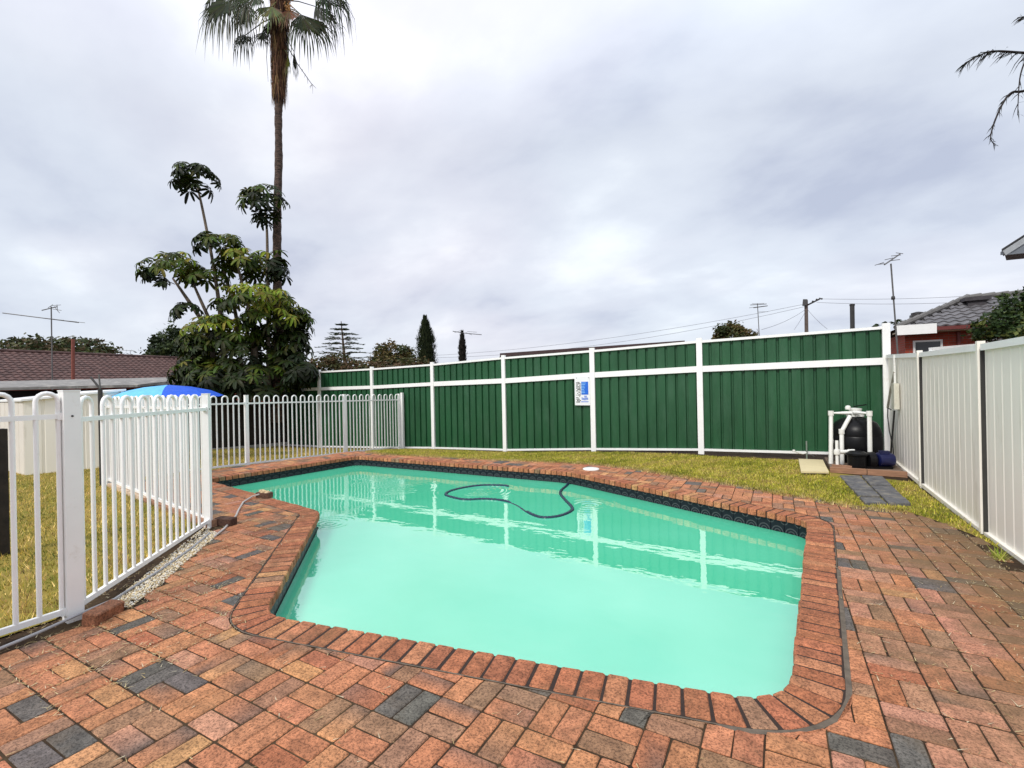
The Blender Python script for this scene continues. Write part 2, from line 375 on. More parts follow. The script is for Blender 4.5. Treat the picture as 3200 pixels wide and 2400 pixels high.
def brick_solid(mb, poly, z0, z1, tint, bev=0.005, jit=0.0015, flash=None):
    """a brick from its plan polygon (counter-clockwise list of 2D points), arrises rounded off"""
    poly = [Vector(p) for p in poly]; n = len(poly); c = sum(poly, Vector((0, 0))) / n
    ins = []
    for i, p in enumerate(poly):
        a = (poly[i - 1] - p); b = (poly[(i + 1) % n] - p)
        if a.length < 1e-6 or b.length < 1e-6: ins.append(p); continue
        na = Vector((a.y, -a.x)).normalized(); nb = Vector((-b.y, b.x)).normalized(); k = (na + nb)
        k = k / max(k.length_squared / 2, 0.5); q = p + k * bev
        ins.append(q)
    dz = [random.uniform(-jit, jit) for _ in range(3)]
    def zz(q): return z1 + dz[0] + (q.x - c.x) * dz[1] * 8 + (q.y - c.y) * dz[2] * 8
    vs = [(p.x, p.y, z0) for p in poly] + [(p.x, p.y, zz(p) - bev) for p in poly] + [(p.x, p.y, zz(p)) for p in ins]
    fs = [(i, (i + 1) % n, n + (i + 1) % n, n + i) for i in range(n)] + [(n + i, n + (i + 1) % n, 2 * n + (i + 1) % n, 2 * n + i) for i in range(n)] + [tuple(range(2 * n, 3 * n))]
    if flash is None or tint is None: mb.add(vs, fs, tint)
    else:
        b0 = len(mb.t); mb.add(vs, fs, tint)
        for i, p in enumerate(vs):
            if (p[0] - c.x) * flash[0] + (p[1] - c.y) * flash[1] > .02: mb.t[b0 + i] = tuple(x * flash[2] + y * (1 - flash[2]) for x, y in zip(tint, (.12, .10, .085)))
def chamfer(poly, r):
    res = []; n = len(poly)
    for i, p in enumerate(poly):
        a = Vector(poly[i - 1]) - Vector(p); b = Vector(poly[(i + 1) % n]) - Vector(p)
        rr = min(r, a.length * .4, b.length * .4)
        res += [Vector(p) + a.normalized() * rr, Vector(p) + b.normalized() * rr]
    return res
def vary(c, k=0.12):
    s = random.uniform(1 - k, 1 + k); return tuple(max(0.01, x * s * random.uniform(1 - k / 3, 1 + k / 3)) for x in c)
RED, ORANGE, PINK, TAN, BROWN, COAL = (.43, .158, .076), (.52, .218, .106), (.52, .248, .152), (.60, .30, .13), (.35, .19, .108), (.145, .128, .112)
# coping: spacing follows the middle of the brick; wedge shaped at the bends
mid = offset(0.12); per = [0]
for i in range(len(mid)): per.append(per[-1] + (mid[(i + 1) % len(mid)] - mid[i]).length)
STOPS = [0.0]
while True:
    i_ = int(np.searchsorted(per, STOPS[-1], 'right')) - 1; q_ = OUTF[i_ % len(OUTF)]
    nxt = STOPS[-1] + (.124 if (q_.y < 2.62 and -2.95 < q_.x < -.1) else .1105)
    if nxt > per[-1] - .06: STOPS.append(per[-1]); break
    STOPS.append(nxt)
nb = len(STOPS) - 1
NS = []                                           # smoothed normals so that joints fan evenly round the bends
for i in range(len(OUTF)):
    s = Vector((0, 0))
    for k in range(-5, 6): s += NF[(i + k) % len(NF)]
    NS.append(s.normalized())
def at_mid(s):
    s = s % per[-1]; i = max(0, min(len(mid) - 1, int(np.searchsorted(per, s, 'right')) - 1)); f = (s - per[i]) / max(per[i + 1] - per[i], 1e-9); j = (i + 1) % len(mid)
    return OUTF[i].lerp(OUTF[j], f), NS[i].lerp(NS[j], f).normalized()
for k in range(nb):
    g = random.uniform(0.0048, 0.0078)
    (p0, n0), (p1, n1) = at_mid(STOPS[k] + g), at_mid(STOPS[k + 1] - g - 1e-6)
    l0, l1 = random.uniform(-.006, .004), 0.226 + random.uniform(-.005, .004)
    quad = [p0 + n0 * l0, p0 + n0 * l1, p1 + n1 * l1, p1 + n1 * l0]
    ar = sum(quad[i].x * quad[(i + 1) % 4].y - quad[(i + 1) % 4].x * quad[i].y for i in range(4))
    if ar < 0: quad = quad[::-1]
    u = random.random(); tint = vary(RED if u < .72 else ORANGE if u < .92 else BROWN if u < .97 else TAN, .12)
    mb = MB(); brick_solid(mb, chamfer(quad, .009), -0.066, 0.003, tint, .007, .0022)
    mb.build('brick', BRICK, pool)
# mortar bed under the coping and the mortar line behind it
m = MB(); a_, b_ = offset(0.014)[::2], offset(0.232)[::2]; n = len(a_)
m.add([(p.x, p.y, -0.0015) for p in a_] + [(p.x, p.y, -0.0015) for p in b_] + [(p.x, p.y, -0.064) for p in a_], [(i, n + i, n + (i + 1) % n, (i + 1) % n) for i in range(n)] + [(i, (i + 1) % n, 2 * n + (i + 1) % n, 2 * n + i) for i in range(n)])
m.build('mortar_bed', pmat('coping_mortar', (0.030, 0.017, 0.012), 0.95, .3, 30), pool)
m = MB(); a_ = offset(0.228)[::2]; b_ = [p + q * (.254 if p.x > -.28 and p.y < 4.6 else .234) for p, q in list(zip(OUTF, NF))[::2]]
m.add([(p.x, p.y, 0.0012 + random.uniform(-.001, .001)) for p in a_] + [(p.x, p.y, -0.001) for p in b_], [(i, n + i, n + (i + 1) % n, (i + 1) % n) for i in range(n)])
m.build('expansion_joint', pmat('joint_sealant', (0.12, 0.095, 0.07), 0.9, .35, 14, .5, 50), pool)

# ------------------------------------------------------------------ water
def watermat():
    m, t, b = newmat('cloudy_pool_water'); n = t.nodes; l = t.links.new; n.remove(b)
    g = n.new('ShaderNodeNewGeometry'); P = g.outputs['Position']
    z = n.new('ShaderNodeTexNoise'); z.inputs['Scale'].default_value = 0.7; z.inputs['Detail'].default_value = 4; l(P, z.inputs['Vector'])
    rp = n.new('ShaderNodeValToRGB'); l(z.outputs['Fac'], rp.inputs[0]); e = rp.color_ramp.elements
    e[0].position = .35; e[0].color = (.105, .76, .44, 1); e[1].position = .68; e[1].color = (.15, .82, .51, 1)
    d = n.new('ShaderNodeBsdfDiffuse'); l(rp.outputs[0], d.inputs['Color'])
    gl = n.new('ShaderNodeBsdfGlossy'); gl.inputs['Roughness'].default_value = 0.015
    # ripples: long soft swell plus rings round the places where the hose moves
    mp = n.new('ShaderNodeMapping'); mp.inputs['Scale'].default_value = (1.0, 1.7, 1); l(P, mp.inputs['Vector'])
    w1 = n.new('ShaderNodeTexNoise'); w1.inputs['Scale'].default_value = 2.6; w1.inputs['Detail'].default_value = 3; w1.inputs['Roughness'].default_value = .45; l(mp.outputs[0], w1.inputs['Vector'])
    acc = n.new('ShaderNodeMath'); acc.operation = 'MULTIPLY'; l(w1.outputs['Fac'], acc.inputs[0]); acc.inputs[1].default_value = 0.0022; cur = acc.outputs[0]
    for (x, y, amp, fall, freq) in ((-4.3, 6.6, .0016, .9, 60), (-2.35, 6.45, .0016, .55, 60), (-5.6, 6.3, .0018, .7, 50), (-5.05, 4.2, .0012, .4, 70), (-6.6, 6.6, .0012, .6, 55)):
        ds = n.new('ShaderNodeVectorMath'); ds.operation = 'DISTANCE'; l(P, ds.inputs[0]); ds.inputs[1].default_value = (x, y, -.2)
        mm = n.new('ShaderNodeMath'); mm.operation = 'MULTIPLY'; l(ds.outputs['Value'], mm.inputs[0]); mm.inputs[1].default_value = freq
        sn = n.new('ShaderNodeMath'); sn.operation = 'SINE'; l(mm.outputs[0], sn.inputs[0])
        fa = n.new('ShaderNodeMapRange'); l(ds.outputs['Value'], fa.inputs['Value']); fa.inputs['From Min'].default_value = 0; fa.inputs['From Max'].default_value = fall; fa.inputs['To Min'].default_value = amp; fa.inputs['To Max'].default_value = 0
        pr = n.new('ShaderNodeMath'); pr.operation = 'MULTIPLY'; l(sn.outputs[0], pr.inputs[0]); l(fa.outputs[0], pr.inputs[1])
        s2 = n.new('ShaderNodeMath'); s2.operation = 'ADD'; l(cur, s2.inputs[0]); l(pr.outputs[0], s2.inputs[1]); cur = s2.outputs[0]
    bp = n.new('ShaderNodeBump'); bp.inputs['Strength'].default_value = 1.0; bp.inputs['Distance'].default_value = 1.0; l(cur, bp.inputs['Height'])
    l(bp.outputs[0], gl.inputs['Normal'])
    fr = n.new('ShaderNodeFresnel'); fr.inputs['IOR'].default_value = 1.36
    fm = n.new('ShaderNodeMapRange'); l(fr.outputs[0], fm.inputs['Value']); fm.inputs['To Min'].default_value = 0.39
    ms = n.new('ShaderNodeMixShader'); l(fm.outputs[0], ms.inputs[0]); l(d.outputs[0], ms.inputs[1]); l(gl.outputs[0], ms.inputs[2])
    l(ms.outputs[0], n['Material Output'].inputs['Surface'])
    return m
o4 = offset(0.021)[::2]; m = MB(); m.add([(p.x, p.y, -0.2) for p in o4], [tuple(range(len(o4)))])
wo = m.build('water', watermat()); wo['kind'] = 'structure'

# ------------------------------------------------------------------ brick paving, basket weave
DECK = [(-4.05, -1.2), (1.66, -1.2), (1.66, 5.95), (1.60, 6.35), (1.45, 6.72), (1.28, 6.95), (.87, 7.0), (.50, 7.1), (.29, 7.3), (-.1, 7.42), (-.72, 7.8), (-1.25, 8.03), (-1.8, 8.28), (-2.3, 8.47), (-2.9, 8.62), (-3.6, 8.68), (-4.4, 8.6), (-5.4, 8.42), (-6.5, 8.33), (-7.8, 8.22), (-8.4, 8.35), (-9.0, 8.9), (-9.55, 9.9), (-9.62, 9.9), (-9.62, 3.85), (-5.75, 3.22), (-5.25, 2.92), (-4.72, 2.36), (-4.3, 1.94), (-4.02, 1.63), (-4.0, 1.35), (-3.95, 1.1), (-3.95, .95), (-4.0, .5)]
paving = thing('brick_paving', (-2, 1.5, -0.02), 'orange and charcoal brick paving in basket weave around the pool', 'paving'); del paving['label'], paving['category']; paving['kind'] = 'structure'
MOD, BL, BW = 0.2325, 0.2245, 0.1095
def clip_half(poly, px, py, nx, ny, dist):
    """keep the side of the line that lies beyond dist along the normal"""
    res = []; n = len(poly)
    f = lambda p: (p[0] - px) * nx + (p[1] - py) * ny - dist
    for i in range(n):
        a, b = poly[i], poly[(i + 1) % n]; fa, fb = f(a), f(b)
        if fa >= 0: res.append(a)
        if (fa >= 0) != (fb >= 0):
            t = fa / (fa - fb); res.append((a[0] + (b[0] - a[0]) * t, a[1] + (b[1] - a[1]) * t))
    return res
LIM = lambda x, y: .2535 if x > -.05 and 2.0 < y < 4.6 else .239
cells = []; X00, Y00 = -1.93, 1.4045
for i in range(-36, 18):
    for j in range(-12, 38):
        cells.append((i, j, X00 + i * MOD, Y00 + j * MOD))
cand = []; COALED = set()
for i, j, x, y in cells:
    c = (x + MOD / 2, y + MOD / 2)
    ctint = None; u = random.random()
    if u < .085 and not any((i + a, j + b) in COALED for a in (-1, 0, 1) for b in (-1, 0, 1)): ctint = COAL; COALED.add((i, j))
    for k in range(2):
        if (i + j) % 2 == 0: bx, by, bw, bl = x + MOD / 2 * k + MOD / 4, y + MOD / 2, BW, BL
        else: bx, by, bw, bl = x + MOD / 2, y + MOD / 2 * k + MOD / 4, BL, BW
        bx += random.uniform(-.0022, .0022); by += random.uniform(-.0022, .0022)
        if not inside(DECK, [(bx, by)])[0]: continue
        d, ii, dd = pool_dist(bx, by)
        if d < 0.10: continue
        w2, h2 = bw / 2, bl / 2
        a = random.gauss(0, .008); ca, sa = math.cos(a), math.sin(a)
        poly = [(bx + px * ca - py * sa, by + px * sa + py * ca) for px, py in ((-w2, -h2), (w2, -h2), (w2, h2), (-w2, h2))]
        cut = False
        if d < 0.42:
            sub = [(poly[t][0] + (poly[(t + 1) % 4][0] - poly[t][0]) * q / 4, poly[t][1] + (poly[(t + 1) % 4][1] - poly[t][1]) * q / 4) for t in range(4) for q in range(4)]
            res = []; hit = 0
            for p in sub:
                dp, ip, _ = pool_dist(*p); lm = LIM(*p)
                if dp < lm: hit += 1; p = (p[0] + NA[ip, 0] * (lm - dp), p[1] + NA[ip, 1] * (lm - dp))
                if not res or math.hypot(p[0] - res[-1][0], p[1] - res[-1][1]) > .004: res.append(p)
            if hit == len(sub): continue
            if hit:
                if math.hypot(res[0][0] - res[-1][0], res[0][1] - res[-1][1]) < .004: res.pop()
                if len(res) < 3: continue
                ar = abs(sum(res[t][0] * res[(t + 1) % len(res)][1] - res[(t + 1) % len(res)][0] * res[t][1] for t in range(len(res)))) / 2
                if ar < 0.0009: continue
                poly = res; cut = True
        u = random.random()
        base = ctint if ctint and random.random() < .85 else (COAL if u < .03 else BROWN if u < .19 else TAN if u < .23 else PINK if u < .31 else ORANGE if u < .93 else RED)
        if bx > 0.35 and base in (ORANGE, TAN) and random.random() < .5: base = PINK
        cand.append((bx, by, poly, vary(base, .13), cut))
def shown(c):
    q = project((c[0], c[1], 0))
    if q is None or not (-60 < q[0] < 3260 and -60 < q[1] < 2460): return 0
    return 1 / q[2] ** 3
cand.sort(key=shown, reverse=True)
rest = MB()
for k, (bx, by, poly, tint, cut) in enumerate(cand):
    z = level(bx, by); poly = [Vector(p) for p in poly]
    if sum(poly[i].x * poly[(i + 1) % len(poly)].y - poly[(i + 1) % len(poly)].x * poly[i].y for i in range(len(poly))) < 0: poly = poly[::-1]
    pp = chamfer(poly, .007) if len(poly) == 4 else poly; bv = .0045 if len(poly) == 4 else .002
    fa = random.uniform(0, 6.28); fl = (math.cos(fa), math.sin(fa), random.uniform(.15, .6)) if random.random() < .24 else None
    if k < 300:
        mb = MB(); brick_solid(mb, pp, z - .055, z, tint, bv, .0016, fl); mb.build('brick', BRICK, paving)
    else:
        brick_solid(rest, pp, z - .055, z, tint, bv, .0016, fl)
rest.build('brick_field', BRICK, paving, kind='stuff')

# ------------------------------------------------------------------ lawns
BACKL = [(1.70, 5.7), (1.62, 6.15), (1.45, 6.6), (1.27, 6.9), (.87, 6.93), (.50, 7.05), (.29, 7.25), (-.1, 7.38), (-.72, 7.78), (-1.25, 8.0), (-1.8, 8.26), (-2.3, 8.48), (-2.9, 8.66), (-3.6, 8.68), (-4.4, 8.6), (-5.4, 8.4), (-6.5, 8.3), (-7.8, 8.18), (-8.5, 8.3), (-9.1, 8.9), (-9.6, 9.9), (-9.6, 10.62), (0.7, 10.62), (.75, 9.3), (1.7, 8.9)]
PATCH = lambda q: np.clip(1.25 + .95 * np.sin(q[:, 0] * 2.1 + 1.7 * np.sin(q[:, 1] * 3.3)) * np.sin(q[:, 1] * 3.9 + q[:, 0] * 1.3), .3, 1)
LEFTL = [(-4.3, -4), (-4.28, 1.3), (-5.68, 3.0), (-9.78, 3.62), (-9.82, 10.6), (-16.5, 10.6), (-16.5, -4)]
sheet('lawn', BACKL, LAWN, 0.0, 0.4)
sheet('lawn', LEFTL, LAWN, 0.006, 0.4)
def grass(name, poly, n, hmin, hmax, cols, wcol, excl=(), near=None, zadd=0.0):
    xs = [p[0] for p in poly]; ys = [p[1] for p in poly]
    P = np.empty((0, 2))
    while len(P) < n:
        q = np.column_stack([RNG.uniform(min(xs), max(xs), n * 2), RNG.uniform(min(ys), max(ys), n * 2)])
        k = inside(poly, q)
        for ex in excl: k &= ~inside(ex, q)
        if near is not None: k &= RNG.random(len(q)) < near(q)
        P = np.vstack([P, q[k]])
    P = P[:n]
    Z = np.array([level(x, y) for x, y in P]) + zadd
    # clumpy height and colour
    s1 = np.sin(P[:, 0] * 3.1 + 1.3 * np.sin(P[:, 1] * 2.3)) * np.cos(P[:, 1] * 2.7 + 1.1 * np.sin(P[:, 0] * 1.9)); s2 = np.sin(P[:, 0] * 11 + P[:, 1] * 7) * np.sin(P[:, 1] * 13 - P[:, 0] * 5)
    h = RNG.uniform(hmin, hmax, n) * (1 + .35 * s2); a = RNG.uniform(0, 2 * np.pi, n); wd = RNG.uniform(.003, .0065, n)
    lean = RNG.uniform(.1, .95, n) * h; la = RNG.uniform(0, 2 * np.pi, n)
    dx, dy = np.cos(a) * wd, np.sin(a) * wd
    tip = np.column_stack([P[:, 0] + np.cos(la) * lean, P[:, 1] + np.sin(la) * lean, Z + h])
    b0 = np.column_stack([P[:, 0] - dx, P[:, 1] - dy, Z - .003]); b1 = np.column_stack([P[:, 0] + dx, P[:, 1] + dy, Z - .003])
    V = np.stack([b0, b1, tip], 1).reshape(-1, 3); F = np.arange(3 * n).reshape(-1, 3)
    cols = np.array(cols); f = np.clip(.47 + .26 * s1 + .22 * s2 + RNG.normal(0, .27, n), 0, .999) * (len(cols) - 1)
    i = f.astype(int); t = (f - i)[:, None]; c = cols[i] * (1 - t) + cols[np.minimum(i + 1, len(cols) - 1)] * t
    c *= RNG.uniform(.4, 1.6, (n, 1)) * (1 + .18 * np.sin(P[:, :1] * 23 + 4 * np.sin(P[:, 1:] * 17)))
    o = link(name, fast_mesh(name, V, F, BLADE, np.repeat(c, 3, 0))); o['kind'] = 'stuff'; return o
GC = [(.10, .135, .014), (.29, .32, .025), (.50, .47, .04), (.66, .55, .16), (.40, .28, .10)]
BOARD = [(.32, 8.86), (.70, 8.98), (.715, 10.3), (.335, 10.27)]
PATH = [(.82, 8.95), (1.40, 9.08), (1.38, 7.2), (.90, 7.02)]
grass('grass', BACKL, 120000, .014, .042, GC, None, (BOARD, PATH, [(-7, 10.42), (-3, 10.5), (.8, 10.38), (.8, 10.7), (-7, 10.7)], [(.72, 8.9), (1.75, 8.8), (1.75, 10.7), (.72, 10.7)]), near=PATCH)
GC2 = [(.08, .11, .014), (.26, .25, .03), (.60, .44, .10), (.82, .60, .24), (.36, .24, .10)]
grass('grass', LEFTL, 130000, .022, .06, GC2, None, near=lambda q: np.clip(1.5 - np.hypot(q[:, 0] + 4, q[:, 1] - 1) / 9, .12, 1))
# dry fringe where the lawn creeps over the brick edge
FR = []
for i in range(3, 20):
    FR.append(BACKL[i])
fr_in = [(p[0] - .03, p[1] - .14) for p in FR]; fr_out = [(p[0] + .05, p[1] + .1) for p in FR]
grass('grass', fr_in + fr_out[::-1], 9000, .015, .04, [(.30, .24, .06), (.48, .37, .13), (.62, .52, .26)], None)
# straw and clippings lying in the joints of the paving
def straw(name, polys, n, mat=BLADE):
    V = []; T = []
    for poly, k in zip(polys, n):
        xs = [p[0] for p in poly]; ys = [p[1] for p in poly]; c = 0
        while c < k:
            x, y = random.uniform(min(xs), max(xs)), random.uniform(min(ys), max(ys))
            if not inside(poly, [(x, y)])[0]: continue
            if pool_dist(x, y)[0] < .02: continue
            c += 1
            cl = random.random() < .75
            if cl:   # clippings collect along the joints
                if random.random() < .5: x = X00 + round((x - X00) / MOD) * MOD + random.gauss(0, .014)
                else: y = Y00 + round((y - Y00) / MOD) * MOD + random.gauss(0, .014)
            a = random.uniform(0, 6.28); ln = random.uniform(.012, .055); z = level(x, y) + .003 + random.uniform(0, .005); wd = random.uniform(.0015, .003)
            d = Vector((math.cos(a), math.sin(a), 0)); s = Vector((-d.y, d.x, 0)); p = Vector((x, y, z))
            V += [p - s * wd, p + s * wd, p + d * ln + Vector((0, 0, random.uniform(0, .012)))]
            col = random.choice([(.62, .50, .26), (.50, .38, .17), (.70, .62, .42), (.30, .2, .1)]); T += [col] * 3
    o = link(name, fast_mesh(name, np.array([tuple(p) for p in V]), np.arange(len(V)).reshape(-1, 3), mat, np.array(T))); o['kind'] = 'stuff'
straw('dry_clippings', [[(-4.1, .9), (-2.9, .9), (-3.0, 1.8), (-4.6, 2.6), (-5.6, 3.2), (-5.2, 2.6)], [(-8.5, 4), (-5, 3), (-4, 1.6), (-3.5, 2.2), (-5, 3.8)], [(-3.5, -.5), (1.6, -.5), (1.6, 2.2), (-3, 1.8)], [(.4, 2), (1.65, 2), (1.65, 6.6), (.4, 6.6)], [(1.3, 1.5), (1.65, 1.5), (1.65, 6.2), (1.1, 6.9)], PATH], [1700, 900, 420, 1000, 900, 350])

for wx, wy, lab in ((1.6, 5.42, 'bright green weed tuft at the foot of the cream fence on the brick paving'), (1.58, 4.35, 'small weed tuft against the cream fence nearest the right edge')):
    V = []; C = []
    for k in range(60):
        a = random.uniform(0, 6.28); r_ = random.uniform(0, .05); p = Vector((wx + r_ * math.cos(a), wy + r_ * 1.8 * math.sin(a), 0)); q = p + Vector((random.gauss(0, .04), random.gauss(0, .05), random.uniform(.03, .10))); t = Vector((-math.sin(a), math.cos(a), 0)) * .005
        V += [p - t, p + t, q]; C += [random.choice([(.25, .36, .03), (.40, .48, .05), (.5, .48, .12)])] * 3
    tag(link('weed', fast_mesh('weed', np.array([tuple(v) for v in V]), np.arange(len(V)).reshape(-1, 3), BLADE, np.array(C))), lab, 'weed', None)
# ------------------------------------------------------------------ gravel strip beside the pool fence
GRAV = [(-5.62, 2.98), (-5.2, 2.9), (-4.72, 2.38), (-4.3, 1.95), (-4.02, 1.62), (-4.15, 1.5)]
V = []; F = []; T = []
cnt = 0
while cnt < 3400:
    x, y = random.uniform(-5.7, -4), random.uniform(1.4, 3.1)
    if not inside(GRAV, [(x, y)])[0]: continue
    dfl = abs((x + 4.2) * .765 + (y - 1.4) * .644)            # away from the fence line
    if random.random() > min(1, .25 + dfl * 6): continue
    cnt += 1; r = random.uniform(.005, .012); b = len(V); z = random.uniform(.0, .012)
    for d in ((1, 0, 0), (0, 1, 0), (-1, 0, 0), (0, -1, 0), (0, 0, .7), (0, 0, -.7)):
        V.append((x + d[0] * r * random.uniform(.7, 1.3), y + d[1] * r * random.uniform(.7, 1.3), z + d[2] * r))
    F += [(b + i, b + (i + 1) % 4, b + 4) for i in range(4)] + [(b + (i + 1) % 4, b + i, b + 5) for i in range(4)]
    T += [random.choice([(.78, .72, .60), (.72, .58, .34), (.8, .76, .68), (.45, .34, .20), (.74, .62, .40)])] * 6
o = link('gravel', fast_mesh('gravel', np.array(V), np.array(F), tintmat('pebble', .8, .1, 60), np.array(T))); o['kind'] = 'stuff'

# ------------------------------------------------------------------ white tubular pool fence
def pool_fence(A, B, hA, hB, label, npk, posts, first=0.5, pk=.0145, gate=False, stop=None):
    A, B = Vector(A), Vector(B); D = B - A; Lh = D.length; d = D.normalized(); dh = Vector((d.x, d.y, 0)).normalized()
    root = thing('pool_fence', A, label, 'fence', 'sections of white loop top pool fence')
    at = lambda s: A + D * s; ht = lambda s: hA + (hB - hA) * s
    for s, wd in posts:
        p = at(s); H = ht(s) + .012; m = MB()
        m.box((p.x, p.y, p.z + H / 2 - .04), (wd, wd, H + .08), math.atan2(d.y, d.x))
        po = m.build('post', WHITE, root)
        c = MB(); c.box((p.x, p.y, p.z + H + .004), (wd + .006, wd + .006, .009), math.atan2(d.y, d.x)); c.build('cap', WHITE, po)
    bay = sorted([s for s, _ in posts])
    segs = list(zip([0] + bay if bay[0] > .001 else bay, bay[0:] if bay[0] > .001 else bay[1:]))
    for a, b in segs:
        for off, hh in ((-.155, .032), (None, .036)):
            m = MB(); z0 = (ht(a) + off) if off else .07; z1 = (ht(b) + off) if off else .07
            m.beam(at(a) + UP * z0 + d * .02, at(b) + UP * z1 - d * .02, .028, hh); m.build('rail', WHITE, root)
    for s, wd in posts:
        for dz in (ht(s) - .155, .07):
            for sg_ in (-1, 1):
                if not (-.01 < s + sg_ * .04 < 1.0): continue
                m = MB(); p = at(s) + d * sg_ * (wd / 2 + .012) + UP * dz; m.box(p, (.024, .04, .048), math.atan2(d.y, d.x)); m.build('bracket', WHITE, root)
        m = MB(); n_ = Vector((d.y, -d.x, 0)) * (1 if Vector((d.y, -d.x, 0)).dot(-at(s)) > 0 else -1)
        m.lathe(at(s) + n_ * (wd / 2) + UP * (ht(s) - .155), [(.007, 0), (.007, .003), (.002, .005)], 8, n_); m.build('screw', CHAR, root)
    step = 1.0 / npk; k = 0
    while True:
        s0 = (k * 2 + first) * step; s1 = s0 + step
        if s1 > 1 - .25 * step: break
        if any(abs(s0 - b) < .28 * step or abs(s1 - b) < .28 * step or (s0 < b < s1) for b in bay): k += 1; continue
        p0, p1 = at(s0), at(s1); r = (p1 - p0).length / 2; c = (p0 + p1) / 2; top = ht((s0 + s1) / 2) - r; off = Vector((0, 0, 0))
        pts = [p0 + UP * .05, p0 + UP * top]
        for i in range(1, 8):
            a = math.pi * i / 8; pts.append(Vector((c.x, c.y, (p0.z + p1.z) / 2)) - dh * math.cos(a) * r + UP * (top + math.sin(a) * r))
        pts += [p1 + UP * top, p1 + UP * .05]
        m = MB(); m.tube(pts, pk, 8); m.build('hoop', WHITE, root, smooth=50); k += 1
    return root
P0, P1, P2, P4 = (-4.19, 1.37, 0), (-5.625, 3.04, 0), (-9.72, 3.66, 0.03), (-9.68, 10.72, -.275)
pool_fence((-4.19, -1.05, 0), P0, 1.53, 1.53, 'short white loop top fence run at the left edge ending at the thick post', 22, [(0.0, .065), (1.0, .088)], first=.46)
pool_fence(P0, P1, 1.50, 1.48, 'white loop top fence run along the white gravel strip with wide spaced pickets', 18, [(.985, .065)], first=.85)
pool_fence(P1, P2, 1.48, 1.43, 'white loop top fence run with crowded pickets above the pale blocks', 37, [(.5, .06), (.995, .06)], first=.5)
pool_fence(P2, P4, 1.43, 1.60, 'long white loop top fence run behind the far end of the pool below the palm', 63, [(.335, .065), (.70, .065), (.985, .065)], first=.7)
m = MB(); m.box((-9.6, 10.66, .52), (.07, .07, 1.72)); tag(m.build('post', WHITE), 'tall square white post where the far pool fence meets the green fence', 'post')
# row of pale blocks under the crowded run
br = thing('block_edging', (-7.6, 3.35, -.06), 'pale block edging with shade painted brown under the crowded white fence run', 'edging')
A, B = Vector(P1), Vector(P2); D = (B - A)
for k in range(11):
    s = .03 + k * .088; p = A + D * s; m = MB()
    m.box((p.x, p.y, -.0 + random.uniform(-.01, .01)), (.345, .12, .13), math.atan2(D.y, D.x) + random.gauss(0, .02))
    m.build('block', PALEBLOCK if k > 5 else TIMBER, br)  # nearer blocks coloured brown for the shadow lying on them
# loose things along the fence line
def brick_thing(loc, rz, tint, label, tilt=0.0, size=(.23, .11, .076)):
    mb = MB(); lx, ly, lz = size
    brick_solid(mb, chamfer([Vector((-lx / 2, -ly / 2)), Vector((lx / 2, -ly / 2)), Vector((lx / 2, ly / 2)), Vector((-lx / 2, ly / 2))], .012), -.003, lz, tint, .008, .003)
    o = mb.build('brick', BRICK); o.location = loc; o.rotation_euler = (tilt, 0, rz); return tag(o, label, 'brick')
brick_thing((-4.02, 1.47, .004), R(118), (.30, .13, .07), 'weathered brown brick lying beside the thick white fence post', .12)
brick_thing((-5.52, 3.16, .004), R(15), (.10, .05, .035), 'dark brown brick at the foot of the white corner post')
b3 = brick_thing((-6.38, 4.2, .004), R(8), (.16, .085, .055), 'dark brick on the pool edge with sandy mortar on top')
m = MB()
for k in range(9): m.lathe((-6.38 + random.uniform(-.08, .08), 4.2 + random.uniform(-.035, .035), .08), [(.001, -.01), (random.uniform(.02, .04), 0), (.02, random.uniform(.012, .025)), (.001, .03)], 7)
tag(m.build('mortar_lump', pmat('sandy_mortar', (.62, .47, .27), .95, .25, 40, .6, 90)), 'sandy lump of old mortar on the dark brick by the pool', 'mortar lump')
m = MB(); m.tube([(-6.40, 4.14, .06), (-6.5, 4.10, .03), (-6.36, 3.88, .012), (-5.99, 3.59, .012), (-5.744, 3.411, .012), (-5.5, 3.19, .012), (-5.32, 3.02, .012), (-5.13, 2.81, .012)], .011, 8)
tag(m.build('hose', pmat('pale_hose', (.5, .47, .44), .5)), 'pale thin hose curling from the dark brick towards the fence', 'hose')
m = MB(); m.tube([(-4.05, .2, .02), (-4.0, .8, .025), (-4.06, 1.15, .035), (-4.12, 1.42, .05), (-4.25, 1.62, .02), (-4.6, 2.08, .016), (-4.95, 2.5, .016), (-5.3, 2.86, .015)], .010, 8)
tag(m.build('conduit', pmat('grey_conduit', (.33, .33, .34), .5)), 'thin grey conduit lying along the foot of the fence', 'conduit')

